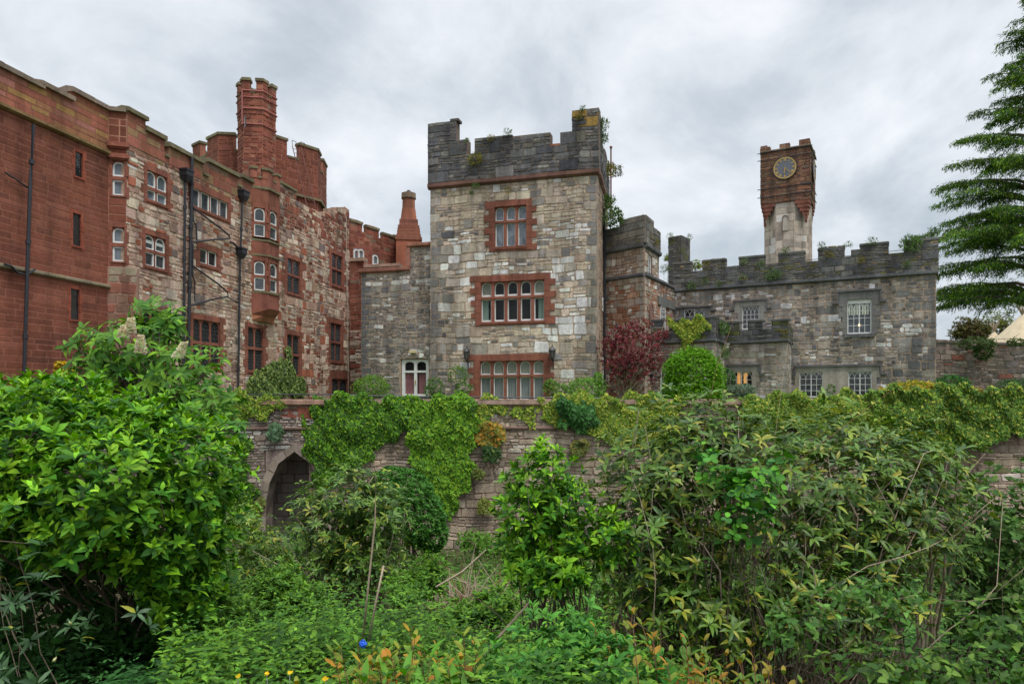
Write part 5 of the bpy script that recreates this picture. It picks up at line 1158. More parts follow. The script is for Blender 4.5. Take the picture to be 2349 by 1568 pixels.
ivy('ivy_strand', 'thin bright ivy trail beside the curtain over the arch', LW, [(694, 948), (700, 948), (706, 990), (716, 1020), (708, 1022), (698, 995)], 160, .1, IVG, None, .08, seed=11, edge=3)
ivy('corner_ivy', 'light green ivy climbing the wing wall between the leaded windows', W, [(556, 905), (556, 880), (575, 850), (600, 845), (612, 830), (640, 820), (662, 825), (660, 800), (650, 800), (655, 830), (672, 855), (692, 865), (694, 905)], 3600, .15, [(.16, .22, .05), (.11, .17, .04), (.21, .28, .08), (.06, .10, .03)], None, .35, seed=12, edge=8)
ivy('balcony_ivy', 'yellow ivy hanging over the porch battlement', PQ, [(1534, 733), (1620, 728), (1624, 745), (1612, 768), (1592, 770), (1590, 790), (1578, 795), (1572, 770), (1556, 760), (1536, 748)], 1000, .15, IVY_, (4, 3, 2, 1, 2), .22, seed=13, edge=15)
for px, py, s, lab, c in ((1122, 998, 32, 'orange brown bushy plant growing from the retaining wall', [(.30, .19, .02), (.22, .20, .03), (.13, .17, .03), (.36, .17, .02)]), (1128, 1040, 20, 'dark green tuft below the orange wall plant', [(.05, .10, .02), (.03, .07, .02)]), (1112, 1160, 16, 'small olive fern low on the wall beside the elder', [(.14, .16, .03)]), (1330, 1025, 18, 'flat moss cushion on the wall above the elder bush', [(.16, .15, .03), (.08, .12, .03)]), (1095, 1080, 12, 'little olive tuft on the wall right of the ivy tongue', [(.12, .15, .03)]), (632, 990, 17, 'grey green leafy weed on the wall above the arch', [(.10, .18, .09), (.07, .13, .06)]), (600, 1150, 12, 'moss tuft on the left side of the arch', [(.12, .14, .03)])):
    pl = LW if px < 700 else RW
    ivy('wall_plant', lab, pl, [(px-s, py-s*.7), (px, py-s), (px+s, py-s*.6), (px+s*.9, py+s*.3), (px+s*.3, py+s), (px-s*.5, py+s*.8), (px-s*1.1, py+s*.1)], int(s*s*1.1), .13, c, None, .4, cat='wall plant', tpl='blade', seed=px, edge=6)
m = MB(); b = RW.uz(1130, 1040)
for k in range(26): 
    p0 = RW.P(b[0]+R.uniform(-.2, .2), .12, b[1]+R.uniform(-.1, .1)); tube(m, [p0, p0+Vector((R.uniform(-.3, .3), -.15, -.25)), p0+Vector((R.uniform(-.4, .4), -.05, R.uniform(-.9, -.3)))], .012, 4)
tag(m.build('dead_roots', 'paletwig'), 'tangle of pale dead roots hanging under the dark wall tuft', 'roots')

# weeds on the old battlements
def weed(pl, px, py, s, lab, c=((.11, .20, .05), (.07, .14, .04), (.16, .24, .07)), n=None, d=.05, name='wall_weed', L=None, stem=True):
    u, z = pl.uz(px, py); p = pl.P(u, d+.05, z); sc = F/p.y; r = s*1.15/sc; n = n or int(60+s*s*.7); lb = LB(); P0 = norm(rn(n, 3))*NR.uniform(.2, 1, (n, 1))**.5*r; P0[:, 2] = P0[:, 2]*.9+r*.3
    nv = np.array(pl.n); P = np.array(p)+P0; dd = ((P-np.array(p))@nv); P += nv*np.clip(.05-dd, 0, None)[:, None]
    D = norm(P0+UP*r*.3+rn(n, 3)*r*.4); LL = L or max(.09, r*.34); lb.add('dia', P, D, D[:, [2, 0, 1]]+UP*.5+rn(n, 3)*.3, LL*NR.uniform(.6, 1.3, n), LL*.42, cols(c, n, .2)); t = thing(name, lab, 'weed', p); lb.build('foliage', 'leaf', t)
    m = MB()
    for i in range(5): e = Vector(P[NR.randint(n)]); tube(m, [p-pl.n*.06, p.lerp(e, .5)+Vector((0, 0, .03)), e], .012, 4)
    m.build('stem', 'bark', t)
OLV = ((.20, .19, .03), (.14, .15, .03), (.26, .20, .03))
for a in ((TP, 1166, 308, 9, 'green weed on top of the tall tower battlement'), (TP, 1092, 372, 15, 'bushy olive weed on the dark parapet face of the tall tower', OLV), (TP, 1128, 322, 8, 'thin olive weed at the left of the middle merlon of the tall tower', OLV), (T.off(.05), 1093, 432, 8, 'green tuft just under the red string course of the tall tower'), (T.off(.05), 1083, 446, 5, 'tiny green tuft below the tuft under the string course'), (T.off(.05), 1167, 441, 8, 'olive tuft above the uppermost tower window', OLV),
          (TP, 1337, 254, 6, 'small weed on the tallest merlon of the tall tower'), (TP, 1072, 326, 5, 'small fern on the low step of the left merlon'), (TP, 1328, 275, 7, 'lichen coloured weed on the face of the tallest merlon', OLV),
          (GP, 1528, 622, 11, 'ragged weed at the left end of the grey parapet'), (GP, 1623, 607, 6, 'moss cushion under the second grey merlon', OLV), (GP, 1617, 648, 9, 'leafy weed low on the grey parapet below the second merlon'), (GP, 1650, 655, 8, 'leafy weed right of the low weed on the grey parapet'), (GP, 1708, 604, 9, 'weed under the third grey merlon'), (GP, 1705, 640, 8, 'weed in the middle of the grey parapet'), (GP, 1744, 610, 9, 'weed in the crenel before the clock tower'), (GP, 1770, 636, 13, 'large leafy weed low on the parapet below the clock tower'), (GP, 1785, 634, 10, 'second leafy weed touching the large one below the clock tower'), (GP, 1803, 578, 8, 'weed on the merlon at the foot of the clock tower'), (GP, 1885, 567, 8, 'weed on the left corner of the fifth merlon'), (GP, 1945, 565, 8, 'fern tuft in the stepped crenel'), (GP, 2000, 558, 10, 'weed on top of the sixth merlon'), (GP, 2088, 567, 19, 'big bright bushy weed on the end merlon of the grey range'), (GP, 2080, 610, 8, 'small weed low on the parapet near the right corner'), (GP, 1976, 600, 7, 'brown green tuft below the stepped crenel', OLV), (GP, 1900, 585, 8, 'olive moss tuft on the fifth merlon', OLV),
          (GP, 1588, 660, 11, 'weed hanging above the string course near the turret'), (F1.off(.15), 1412, 510, 22, 'mass of green weeds on top of the corner turret beside the tall tower'), (F2u.off(.15), 1500, 560, 9, 'mossy tuft on the right face of the corner turret', OLV), (pa, 1540, 545, 8, 'ferns on the top of the small grey chimney'), (pb, 1576, 548, 8, 'ferns on the right side of the small grey chimney'),
          (P2.off(.15), 1670, 755, 8, 'weed at the left end of the low bay parapet'), (P2.off(.12), 1802, 765, 8, 'bright moss tuft on the low bay string course', OLV), (P1s.off(.12), 1650, 760, 16, 'green climber on the side of the porch parapet'), (P1s.off(.12), 1652, 815, 15, 'green climber hanging below the porch string course')): weed(*a)
weed(TS.off(.1), 1376, 292, 14, 'shaggy weed high on the back edge of the tall tower', n=240); weed(TS.off(.1), 1377, 322, 13, 'second shaggy weed below the highest one on the back edge of the tall tower', n=220); weed(TS.off(.1), 1386, 470, 18, 'shaggy green growth on the side of the tall tower', n=300); weed(TS.off(.3), 1390, 395, 16, 'shrubby weed on the side of the tall tower by the brown pipe', OLV, n=260)
# branch leaning out from the tower side
t = thing('wall_shrub', 'leaning leafy branch growing out from the side of the tall tower', 'shrub', at(1392, 380, 42)); m = MB(); p = at(1390, 378, 42); q = at(1424, 392, 41.5); tube(m, [p, at(1405, 380, 41.8), q, at(1422, 405, 41.5)], [.05, .03, .02, .01], 5)
for k in range(12): a = Vector(at(R.uniform(1396, 1422), R.uniform(378, 392), 41.7)); tube(m, [a, a+Vector((R.uniform(-.1, .3), 0, R.uniform(-.5, .1)))], .01, 4)
m.build('branch', 'bark', t); lb = LB(); n = 260; P = np.array([at(R.uniform(1396, 1426), 378+R.uniform(0, 28), 41.7+R.uniform(-.3, .3)) for _ in range(n)]); lb.add('dia', P, rn(n, 3)-UP*.4, rn(n, 3)+UP, .13, .06, cols([(.10, .12, .03), (.06, .09, .02)], n)); lb.build('foliage', 'leaf', t)

# ------------------------------------------------ small shrubs on the terrace
BG = [(.12, .30, .02), (.09, .24, .02), (.17, .36, .025)]
bush('clipped_yew', 'clipped dome of lime green shrub in front of the arched porch door', 'shrub', [(1590, 868, 60, 61, 32, 1.1), (1590, 900, 60, 40, 32, 1.1), (1560, 850, 28, 34, 31.6, .6), (1622, 858, 28, 34, 31.7, .6), (1595, 825, 34, 22, 31.8, .6)], 13000, 4, .09, .5, .75, [(.13, .31, .012), (.09, .23, .012), (.18, .38, .02)], tpl='dia', lo=.775, deep=.88, stems=12, r0=.03)
bush('red_photinia', 'large dark red leaved shrub in the angle beside the tall tower', 'shrub', [(1448, 802, 66, 48, 36, 1.3), (1420, 830, 36, 60, 36, 1.2), (1460, 845, 55, 40, 36, 1.2), (1440, 760, 30, 20, 36, .8), (1495, 790, 28, 26, 36, .8), (1405, 775, 20, 24, 36, .6), (1470, 745, 20, 14, 36, .5), (1518, 770, 16, 14, 36, .5), (1500, 835, 26, 18, 36, .6)], 1500, 5, .15, .38, .7, [(.13, .022, .03), (.09, .02, .025), (.05, .045, .02), (.20, .03, .03)], mat='gloss', young=[(.34, .055, .075), (.24, .045, .06)], lo=.45, deep=.5, base=[tuple(at(1432, 915, 36)), tuple(at(1440, 915, 36))], stems=40, r0=.045, smat='paletwig')
for bl, lab, n, pal in (([(852, 888, 40, 26, 33, .9)], 'fine leaved green shrub left of the white door', 900, [(.10, .20, .02), (.14, .26, .03)]),
    ([(998, 888, 20, 22, 34, .5), (985, 900, 12, 16, 34, .5)], 'straggling climber right of the white door', 330, [(.09, .19, .03), (.06, .13, .03)]),
    ([(1050, 862, 22, 24, 36, .4), (1065, 890, 18, 14, 36, .4)], 'taller climber on the tower wall between door and window', 420, [(.09, .20, .03), (.13, .25, .03)]),
    ([(1275, 893, 28, 16, 33, .5), (1262, 880, 12, 10, 33, .4)], 'sprawling shrub under the right end of the ground floor window', 420, [(.08, .18, .03), (.12, .25, .03)]),
    ([(1345, 892, 42, 26, 32, .7), (1372, 872, 10, 18, 32, .4)], 'feathery bright green shrub at the right corner of the tall tower', 1100, [(.16, .32, .04), (.11, .24, .03)]),
    ([(1700, 896, 30, 14, 33, .6)], 'grey green lavender like shrub under the lamplit window', 600, [(.16, .22, .14), (.12, .17, .10)]),
    ([(1672, 870, 12, 24, 35, .4)], 'thin dark climber beside the cream drainpipe', 260, [(.05, .13, .03)]),
    ([(2180, 880, 34, 18, 33, .8)], 'dark green shrub at the right corner of the grey range', 700, [(.03, .11, .02), (.05, .15, .02)]),
    ([(2325, 888, 34, 18, 33, .8)], 'dark rounded shrub at the right edge by the garden wall', 600, [(.03, .09, .02), (.04, .12, .02)]),
    ([(1905, 895, 8, 14, 34, .3)], 'small upright plant between the two white ground floor windows', 90, [(.10, .17, .04)])):
    c = at(bl[0][0], 915, bl[0][4]); bush('terrace_shrub', lab, 'shrub', bl, n, 4, .1, .42, .8, pal, tpl='dia', stems=10, r0=.018, base=[tuple(c)])
bush('golden_shrub', 'golden yellow leaved shrub above the wall at the right corner of the range', 'shrub', [(2090, 898, 60, 22, 30, .9), (2140, 900, 55, 18, 30, .8), (2050, 905, 40, 16, 30, .7)], 1500, 5, .12, .45, .8, [(.40, .34, .03), (.30, .32, .03), (.42, .24, .03), (.16, .25, .03)], tpl='dia', stems=12, r0=.02)
bush('orange_shrub', 'low orange tinted shrub right of the golden one', 'shrub', [(2205, 900, 50, 12, 30, .7), (2262, 908, 34, 10, 30, .6)], 600, 5, .12, .45, .8, [(.30, .16, .03), (.22, .22, .04), (.14, .2, .03)], tpl='dia', stems=6, r0=.02)
bush('yellow_flowers', 'yellow flowering spray beside the red block above the big left shrub', 'shrub', [(146, 870, 18, 24, 14, .25), (140, 838, 9, 9, 14, .15), (165, 855, 8, 8, 14, .15)], 420, 5, .05, .8, .9, [(.70, .46, .012), (.62, .40, .01), (.20, .22, .02)], tpl='dia', stems=8, r0=.012)
bush('stone_wall_bush', 'dark foliage trailing over the top of the garden wall', 'shrub', [(2240, 788, 42, 14, 36, .4), (2255, 810, 22, 14, 36, .3), (2330, 785, 20, 8, 36, .3)], 700, 4, .13, .45, .8, [(.05, .10, .02), (.08, .11, .03)], tpl='dia', stems=8, r0=.02, base=[tuple(at(2245, 790, 36.3))])

# ------------------------------------------------ horse chestnut
def tree_base(px, Y): c = at(px, 900, Y); return (c.x, c.y, ground(c.x, c.y))
cb = tree_base(372, 12.8); ch = thing('horse_chestnut', 'young horse chestnut with palmate leaves and white flower candles before the wing', 'tree', cb)
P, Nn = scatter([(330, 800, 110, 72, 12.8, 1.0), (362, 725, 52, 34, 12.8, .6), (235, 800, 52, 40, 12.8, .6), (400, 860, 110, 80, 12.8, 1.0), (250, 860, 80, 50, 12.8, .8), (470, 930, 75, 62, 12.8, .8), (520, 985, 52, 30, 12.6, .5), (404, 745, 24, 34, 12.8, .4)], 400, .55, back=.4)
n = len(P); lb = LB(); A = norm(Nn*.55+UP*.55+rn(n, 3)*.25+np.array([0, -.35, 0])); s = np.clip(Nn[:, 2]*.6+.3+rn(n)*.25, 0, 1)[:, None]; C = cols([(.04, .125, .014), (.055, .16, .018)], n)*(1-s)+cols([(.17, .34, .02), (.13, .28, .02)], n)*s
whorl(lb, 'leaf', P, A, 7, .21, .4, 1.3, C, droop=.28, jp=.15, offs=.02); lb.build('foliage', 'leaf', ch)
twigs(ch, [(cb[0], cb[1], -.9)], P-A*.05, 90, .035, 'bark', .35, 'branches', sp=.1)
m = MB(); tube(m, [cb, (cb[0]+.1, cb[1], cb[2]+1.6), (cb[0], cb[1], -1.3), (cb[0]-.1, cb[1], -.2)], [.12, .1, .08, .05], 8); m.build('trunk', 'bark', ch)
for i, (x, y, h, ln) in enumerate(((283, 762, 28, .1), (297, 748, 36, .12), (322, 790, 40, .05), (408, 803, 34, .45))):
    b = at(x, y+h*.5, 11.5); sc = 11.5/F; n2 = 150; k = NR.uniform(0, 1, n2); rad = (1-k*.8)*9*sc; th = NR.uniform(0, 2*PI, n2); P2_ = np.stack([b.x+rad*np.cos(th)+k*h*sc*ln, b.y+rad*np.sin(th), b.z+k*h*sc], 1)
    lb = LB(); D = np.stack([np.cos(th), np.sin(th), .5+0*th], 1); lb.add('oval', P2_, D, rn(n2, 3)+UP, .05, .042, cols([(.72, .68, .52), (.66, .60, .42), (.62, .42, .30)], n2, .1, (5, 3, .6))); o = lb.build('flower_candle', 'petal', ch)

# ------------------------------------------------ foreground shrubs
EL_D = [(.020, .080, .007), (.032, .12, .009), (.055, .18, .011)]; EL_Y = [(.20, .42, .015), (.25, .47, .02), (.14, .34, .015)]  # EL_D: mature leaf tones darkened in place of self-shadow in the crown
def bb(px, Y): c = at(px, 900, Y); return [(c.x+dx, c.y+.1, ground(c.x, c.y)) for dx in (-.3, 0, .3)]
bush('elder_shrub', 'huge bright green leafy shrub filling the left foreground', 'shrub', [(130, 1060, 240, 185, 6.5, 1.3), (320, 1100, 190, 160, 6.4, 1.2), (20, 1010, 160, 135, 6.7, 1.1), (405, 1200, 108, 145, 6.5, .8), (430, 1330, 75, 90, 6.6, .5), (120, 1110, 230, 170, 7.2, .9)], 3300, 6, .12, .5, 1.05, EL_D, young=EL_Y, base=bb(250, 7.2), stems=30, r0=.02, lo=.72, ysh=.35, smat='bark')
bush('shade_painted_shrub', 'leaves painted dark for the shade beneath the overhang of the big left shrub', 'shrub', [(240, 1370, 260, 190, 7.4, .6), (40, 1370, 200, 220, 7.4, .6), (430, 1400, 90, 110, 7.2, .5), (120, 1450, 220, 150, 6.9, .4)], 2600, 5, .11, .5, 1.05, [(.016, .06, .007), (.024, .085, .010), (.032, .11, .012)], base=bb(250, 7.6), stems=16, r0=.012, lo=.6)  # leaf colours darkened to stand in for shade under the crown
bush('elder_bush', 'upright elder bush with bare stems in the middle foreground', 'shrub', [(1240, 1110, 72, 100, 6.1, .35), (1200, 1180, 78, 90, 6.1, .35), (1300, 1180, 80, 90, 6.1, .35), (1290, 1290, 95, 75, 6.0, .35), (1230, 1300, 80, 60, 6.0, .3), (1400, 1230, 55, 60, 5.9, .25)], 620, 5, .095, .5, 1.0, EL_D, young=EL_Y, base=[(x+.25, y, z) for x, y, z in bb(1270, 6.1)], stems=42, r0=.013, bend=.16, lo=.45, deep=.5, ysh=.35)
RH = [(.075, .155, .018), (.105, .19, .022), (.035, .085, .012), (.20, .27, .03)]; RHW = (4, 4, 3, 1)
def buds(P, A, frac, par, c=((.50, .50, .22), (.55, .45, .25)), L=.035):
    k = NR.uniform(size=len(P)) < frac*1.0; k &= P[:, 1] < np.median(P[:, 1]); m = MB(); Z = Vector((0, 0, 1))
    tube(m, [Z*0, Z*.5, Z], [.18, .28, .03], 6, c[0]); o = m.build('flower_bud', 'bud', par, smooth=True); me = o.data; first = True
    for p, a in sorted(zip([Vector(q) for q in P[k]], [Vector(q) for q in A[k]]), key=lambda q: q[0].y)[:90]:
        q = o if first else o.copy()
        if not first: COL.objects.link(q)
        first = False; q.parent = par; q.location = p-par.location; q.rotation_euler = a.to_track_quat('Z', 'Y').to_euler(); q.scale = (L*R.uniform(.8, 1.2),)*3
def rhodo(name, label, bl, n, L, base, stems, r0, yel=.06, lo=.4, budf=.15, smat='paletwig', bend=.4, deep=.5, droop=.1, palx=None):
    pal = (palx or RH)+[(.26, .27, .03)]; t, P, A = bush(name, label, 'shrub', bl, n, 7, L, .33, 1.15, pal, tpl='leaf', mat='gloss', w=RHW+(12*yel,), base=base, stems=stems, r0=r0, smat=smat, droop=droop, lo=lo, up=.9, bend=bend, deep=deep); buds(P+A*.0, A, budf, t, L=.045 if L > .1 else .03); return t, P, A
BR_ = [(1800, 1130, 400, 190, 6.6, .8), (1560, 1080, 190, 170, 6.5, .7), (2000, 1180, 220, 190, 6.6, .7), (1500, 1230, 150, 170, 6.3, .6), (1750, 1320, 330, 160, 6.3, .7), (1630, 1000, 120, 100, 6.6, .5), (2070, 1130, 130, 150, 6.8, .6), (1900, 1010, 230, 70, 7.0, .5), (1620, 1400, 230, 100, 6.0, .4), (1900, 1390, 240, 100, 6.0, .4)]
t, P, A = rhodo('rhododendron', 'sprawling rhododendron with pale buds and bare grey branches filling the right foreground', BR_, 3000, .115, [p for x in (1500, 1650, 1750, 1900, 2050) for p in bb(x, 6.8)], 105, .02, lo=.35, deep=.42, yel=.1)
twigs(t, [p for x in (1550, 1700, 1850) for p in bb(x, 6.2)], P[P[:, 1] < 6.5], 70, .007, 'redtwig', .8, 'red_twigs'); twigs(t, [p for x in (1500, 1650, 1800) for p in bb(x, 6.0)], P[(P[:, 1] < 6.3)], 105, .0085, 'paletwig', .9, 'pale_branches')
MR = [(800, 1140, 95, 80, 10.5, .7), (760, 1200, 90, 100, 10.5, .7), (880, 1190, 70, 90, 10.4, .7), (820, 1270, 110, 70, 10.4, .6), (830, 1100, 40, 40, 10.5, .4)]
rhodo('rhododendron', 'rounded grey green rhododendron in front of the ivy curtain', MR, 950, .125, [p for x in (800, 860) for p in bb(x, 10.6)], 60, .028, lo=.45, budf=.25)
rhodo('rhododendron', 'dark rhododendron branches low at the left edge', [(60, 1390, 150, 130, 4.9, .3), (30, 1530, 110, 70, 4.2, .25), (250, 1400, 130, 70, 5.0, .25), (10, 1220, 60, 110, 5.4, .3)], 55, .10, bb(20, 5.0), 6, .006, budf=.3, smat='bark', palx=[(.03, .075, .022), (.04, .10, .03), (.02, .055, .015), (.055, .12, .035)], yel=.01)
rhodo('rhododendron', 'small dark rhododendron between the left shrub and the arch', [(590, 1290, 70, 110, 11, .6), (640, 1240, 60, 50, 12, .5), (550, 1220, 40, 70, 10.5, .5)], 380, .11, bb(590, 11), 22, .012, smat='bark')
for bl, lab, n in (([(640, 1340, 60, 46, 8.6, .4), (700, 1375, 50, 34, 8.2, .4)], 'leafy weeds growing below the rounded rhododendron on its left', 420), ([(985, 1320, 46, 44, 10, .4), (930, 1350, 50, 34, 9.5, .4)], 'dark leafy weeds at the foot of the rounded rhododendron on its right', 380), ([(520, 1420, 60, 60, 7.2, .4), (470, 1480, 60, 50, 6.6, .4)], 'nettle clump at the right foot of the big left shrub', 420), ([(1130, 1390, 60, 34, 8, .4), (1060, 1410, 46, 26, 8, .3)], 'leafy clump between the dead brush and the elder bush', 300), ([(700, 1262, 40, 40, 17, .7), (1090, 1240, 40, 24, 20, .8), (1170, 1250, 60, 24, 19, .8)], 'low weeds along the foot of the wall below the ivy tongue', 600)):
    bush('weed_clump', lab, 'weeds', bl, n, 4, .085 if n != 600 else .12, .55, 1.05, [(.035, .10, .012), (.055, .15, .015), (.09, .21, .02)], tpl='nettle', young=[(.10, .23, .02), (.14, .27, .02)], stems=20, r0=.005, lo=.4, deep=.4)
bush('mock_orange', 'rounded mid green small leaved bush leaning against the wall behind the rhododendron', 'shrub', [(925, 1140, 66, 62, 21, 1.2), (965, 1190, 55, 60, 21, 1.1), (900, 1110, 42, 38, 21, .9), (990, 1225, 35, 38, 21, .8)], 3000, 5, .12, .5, .9, [(.05, .16, .02), (.08, .22, .03), (.03, .11, .015)], tpl='dia', stems=20, r0=.03, base=bb(950, 21), lo=.8, deep=.88)
bush('viburnum', 'loose grey green bush with thin branches at the right edge', 'shrub', [(2290, 1170, 90, 110, 7.2, .6), (2230, 1250, 90, 110, 7.2, .6), (2330, 1330, 100, 110, 7.0, .6), (2240, 1400, 100, 80, 7.0, .5)], 750, 5, .075, .62, 1.0, [(.06, .14, .025), (.04, .10, .018), (.12, .21, .04)], tpl='oval', base=[p for x in (2290, 2330) for p in bb(x, 7.2)], stems=60, r0=.012, lo=.4, deep=.45)
bush('bramble_spray', 'bright green bramble shoots climbing through the big rhododendron', 'bramble', [(1710, 1090, 90, 36, 5.7, .2), (1620, 1040, 40, 26, 5.7, .2), (1720, 1130, 80, 60, 5.6, .2), (1790, 1050, 30, 30, 5.7, .15), (1690, 1190, 80, 50, 5.6, .2)], 150, 3, .075, .8, 1.25, [(.06, .20, .02), (.10, .30, .02), (.045, .15, .03)], tpl='oval', base=bb(1700, 5.8), stems=24, r0=.006, lo=.3, deep=.3)
bush('bramble_spray', 'pale bramble shoots low in front of the right side rhododendron', 'bramble', [(1960, 1350, 150, 60, 5.2, .25), (1830, 1420, 120, 60, 5.0, .25), (2050, 1380, 100, 60, 5.2, .25)], 170, 3, .055, .8, 1.2, [(.06, .16, .02), (.11, .23, .04), (.04, .11, .018)], tpl='nettle', base=bb(1900, 5.2), stems=30, r0=.005, lo=.3, deep=.3)
bush('bramble_spray', 'dark bramble mass in the lower right corner', 'bramble', [(2180, 1520, 220, 70, 4.6, .3), (2290, 1440, 120, 60, 5.0, .3), (1990, 1530, 120, 50, 4.4, .25)], 300, 3, .062, .8, 1.2, [(.025, .07, .008), (.045, .11, .012), (.09, .17, .02)], tpl='nettle', base=bb(2150, 4.8), stems=50, r0=.005, lo=.3, deep=.3)
bush('variegated_ivy_bush', 'pale yellow leaved ivy clump at the foot of the left shrub', 'shrub', [(575, 1190, 26, 34, 12, .3), (590, 1250, 34, 30, 11.6, .3)], 160, 4, .09, .8, 1.0, [(.28, .35, .05), (.14, .28, .04)], tpl='ivy', base=bb(580, 12), stems=8, r0=.01)
# honeysuckle like clumps with bronze leaves
HY_ = [(.20, .24, .025), (.30, .20, .02), (.15, .24, .03), (.38, .18, .02), (.09, .2, .02)]
def opp(name, label, cat, cs, n, H, L, asp, pal, tiers=5, spread=.35, tpl='oval', group=None, w=None, stemcol='redtwig', y0=.4):
    c = at(*cs); z0 = ground(c.x, c.y); t = thing(name, label, cat, (c.x, c.y, z0), group); lb = LB(); m = MB()
    for i in range(n):
        x, y = c.x+NR.normal()*spread, c.y+NR.normal()*spread*.6; z = ground(x, y); h = H*NR.uniform(.7, 1.15); e = Vector((x+NR.normal()*.08, y+NR.normal()*.08, z+h)); b = Vector((x, y, z)); tube(m, [b, b.lerp(e, .5)+Vector((.02, 0, 0)), e], [.005, .004, .002], 4)
        for k in range(tiers):
            f = y0+(1-y0)*k/(tiers-1); p = np.array(b.lerp(e, f)); a = NR.uniform(0, PI) if k % 2 == 0 else a+PI/2; el = .25+.9*(k/(tiers-1))**2
            for s in (0, PI): D = np.array([[math.cos(a+s), math.sin(a+s), el]]); ll = L*(1-.35*(k/(tiers-1))**2)*NR.uniform(.8, 1.1); lb.add(tpl, p[None], D, np.array([[-.3*math.cos(a+s), -.3*math.sin(a+s), 1.]]), ll, ll*asp, cols(pal, 1, .15, w))
    lb.build('foliage', 'leaf', t); m.build('stems', stemcol, t); return t
opp('bronze_shrub', 'clump of bronze tipped upright leaves beside the blue litter', 'plant', (880, 1480, 4.0), 34, .55, .105, .5, HY_, w=(4, 3, 3, 1.5, 2), spread=.2)
opp('bronze_shrub', 'bronze tipped seedlings before the bare stems of the elder bush', 'plant', (1060, 1400, 5.2), 16, .55, .07, .5, HY_, spread=.3)
opp('bronze_shrub', 'wide drift of bronze tipped shoots under the big rhododendron', 'plant', (1640, 1440, 4.3), 50, .6, .1, .5, [(.16, .20, .022), (.22, .17, .02), (.12, .2, .025), (.30, .16, .02), (.07, .15, .018)], spread=.42)
opp('bronze_shrub', 'bronze and green shoots in the lower right foreground', 'plant', (1950, 1480, 4.2), 36, .42, .08, .5, HY_, w=(4, 1, 4, 1, 3), spread=.4)
opp('dock_plant', 'broad upright dock leaves at the bottom centre', 'plant', (975, 1540, 3.7), 9, .42, .24, .3, [(.10, .26, .02), (.08, .21, .02)], tiers=2, spread=.12, tpl='leaf', y0=.7)
bush('elder_seedlings', 'bright green elder seedlings filling the bottom centre', 'shrub', [(1290, 1470, 120, 70, 4.5, .3), (1180, 1530, 130, 60, 4.2, .3), (1400, 1520, 130, 60, 4.3, .3), (1330, 1440, 40, 60, 4.5, .15)], 240, 5, .085, .48, 1.1, [(.05, .18, .03), (.035, .14, .02)], young=[(.11, .31, .03), (.08, .25, .03)], base=bb(1290, 4.5), stems=20, r0=.006, lo=.4, deep=.4)

# stuff: nettles, brambles, grass
def cover(name, label, n, yr, xr, H, L, asp, tiers, pal, tpl, dens=None, zr=None):
    y = NR.uniform(0, 1, n)**1.35*(yr[1]-yr[0])+yr[0]; x = (NR.uniform(xr[0], xr[1], n)-CX)/F*y
    ok = np.ones(n, bool)
    if dens is not None: ok = NR.uniform(size=n) < dens((x*F/y+CX), y)
    x, y = x[ok], y[ok]; n = len(x); z = np.array([ground(a, b) for a, b in zip(x, y)]); h = H*NR.uniform(.3, 1.15, n)*(1+.35*np.sin(x*2.3+1)*np.sin(y*1.7))*np.interp(y, [3, 5, 7], [.55, .62, 1]); lean = rn(n, 2)*.06; lb = LB()
    a = NR.uniform(0, PI, n)
    C0 = cols(pal, n, .15)
    for k in range(tiers):
        f = .25+.75*k/(tiers-1); P = np.stack([x+lean[:, 0]*f, y+lean[:, 1]*f, z+h*f], 1); a = a+PI/2+rn(n)*.2
        for s in (0, PI):
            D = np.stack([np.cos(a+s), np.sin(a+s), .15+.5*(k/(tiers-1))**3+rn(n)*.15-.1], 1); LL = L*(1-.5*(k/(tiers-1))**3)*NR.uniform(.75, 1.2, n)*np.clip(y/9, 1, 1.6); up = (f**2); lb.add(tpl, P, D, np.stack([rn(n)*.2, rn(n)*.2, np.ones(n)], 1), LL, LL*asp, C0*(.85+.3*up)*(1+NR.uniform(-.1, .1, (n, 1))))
    o = lb.build(name, 'leaf'); tag(o, label, name.replace('_', ' '), kind='stuff'); return o
cover('nettles', 'dense bed of young nettles covering the bank', 8000, (3.0, 16), (380, 1600), .72, .078, .62, 6, [(.075, .18, .015), (.05, .14, .012), (.12, .25, .02), (.03, .085, .01)], 'nettle')
cover('nettles', 'shaded nettles and brambles under the right hand shrubs', 3500, (3.0, 12), (1500, 2500), .42, .075, .7, 4, [(.05, .16, .02), (.07, .19, .025), (.03, .10, .015)], 'nettle')
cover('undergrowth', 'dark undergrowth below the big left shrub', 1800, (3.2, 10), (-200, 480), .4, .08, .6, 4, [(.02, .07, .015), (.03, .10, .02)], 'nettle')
cover('undergrowth', 'low green growth at the foot of the retaining wall', 8000, (11, 25.3), (300, 2500), .6, .10, .6, 3, [(.055, .14, .018), (.09, .20, .025), (.035, .085, .015)], 'dia')
lb = LB(); n = 16000; y = NR.uniform(12, 25, n); x = (NR.uniform(950, 1450, n)-CX)/F*y; z = np.array([ground(a, b) for a, b in zip(x, y)]); lb.add('blade', np.stack([x, y, z], 1), np.stack([rn(n)*.3, rn(n)*.3, np.ones(n)], 1), rn(n, 3), NR.uniform(.25, .6, n), .025, cols([(.09, .16, .03), (.06, .12, .02), (.18, .17, .07)], n)); tag(lb.build('grass', 'leaf'), 'rough grass between the dead stems and the retaining wall', 'grass', kind='stuff')
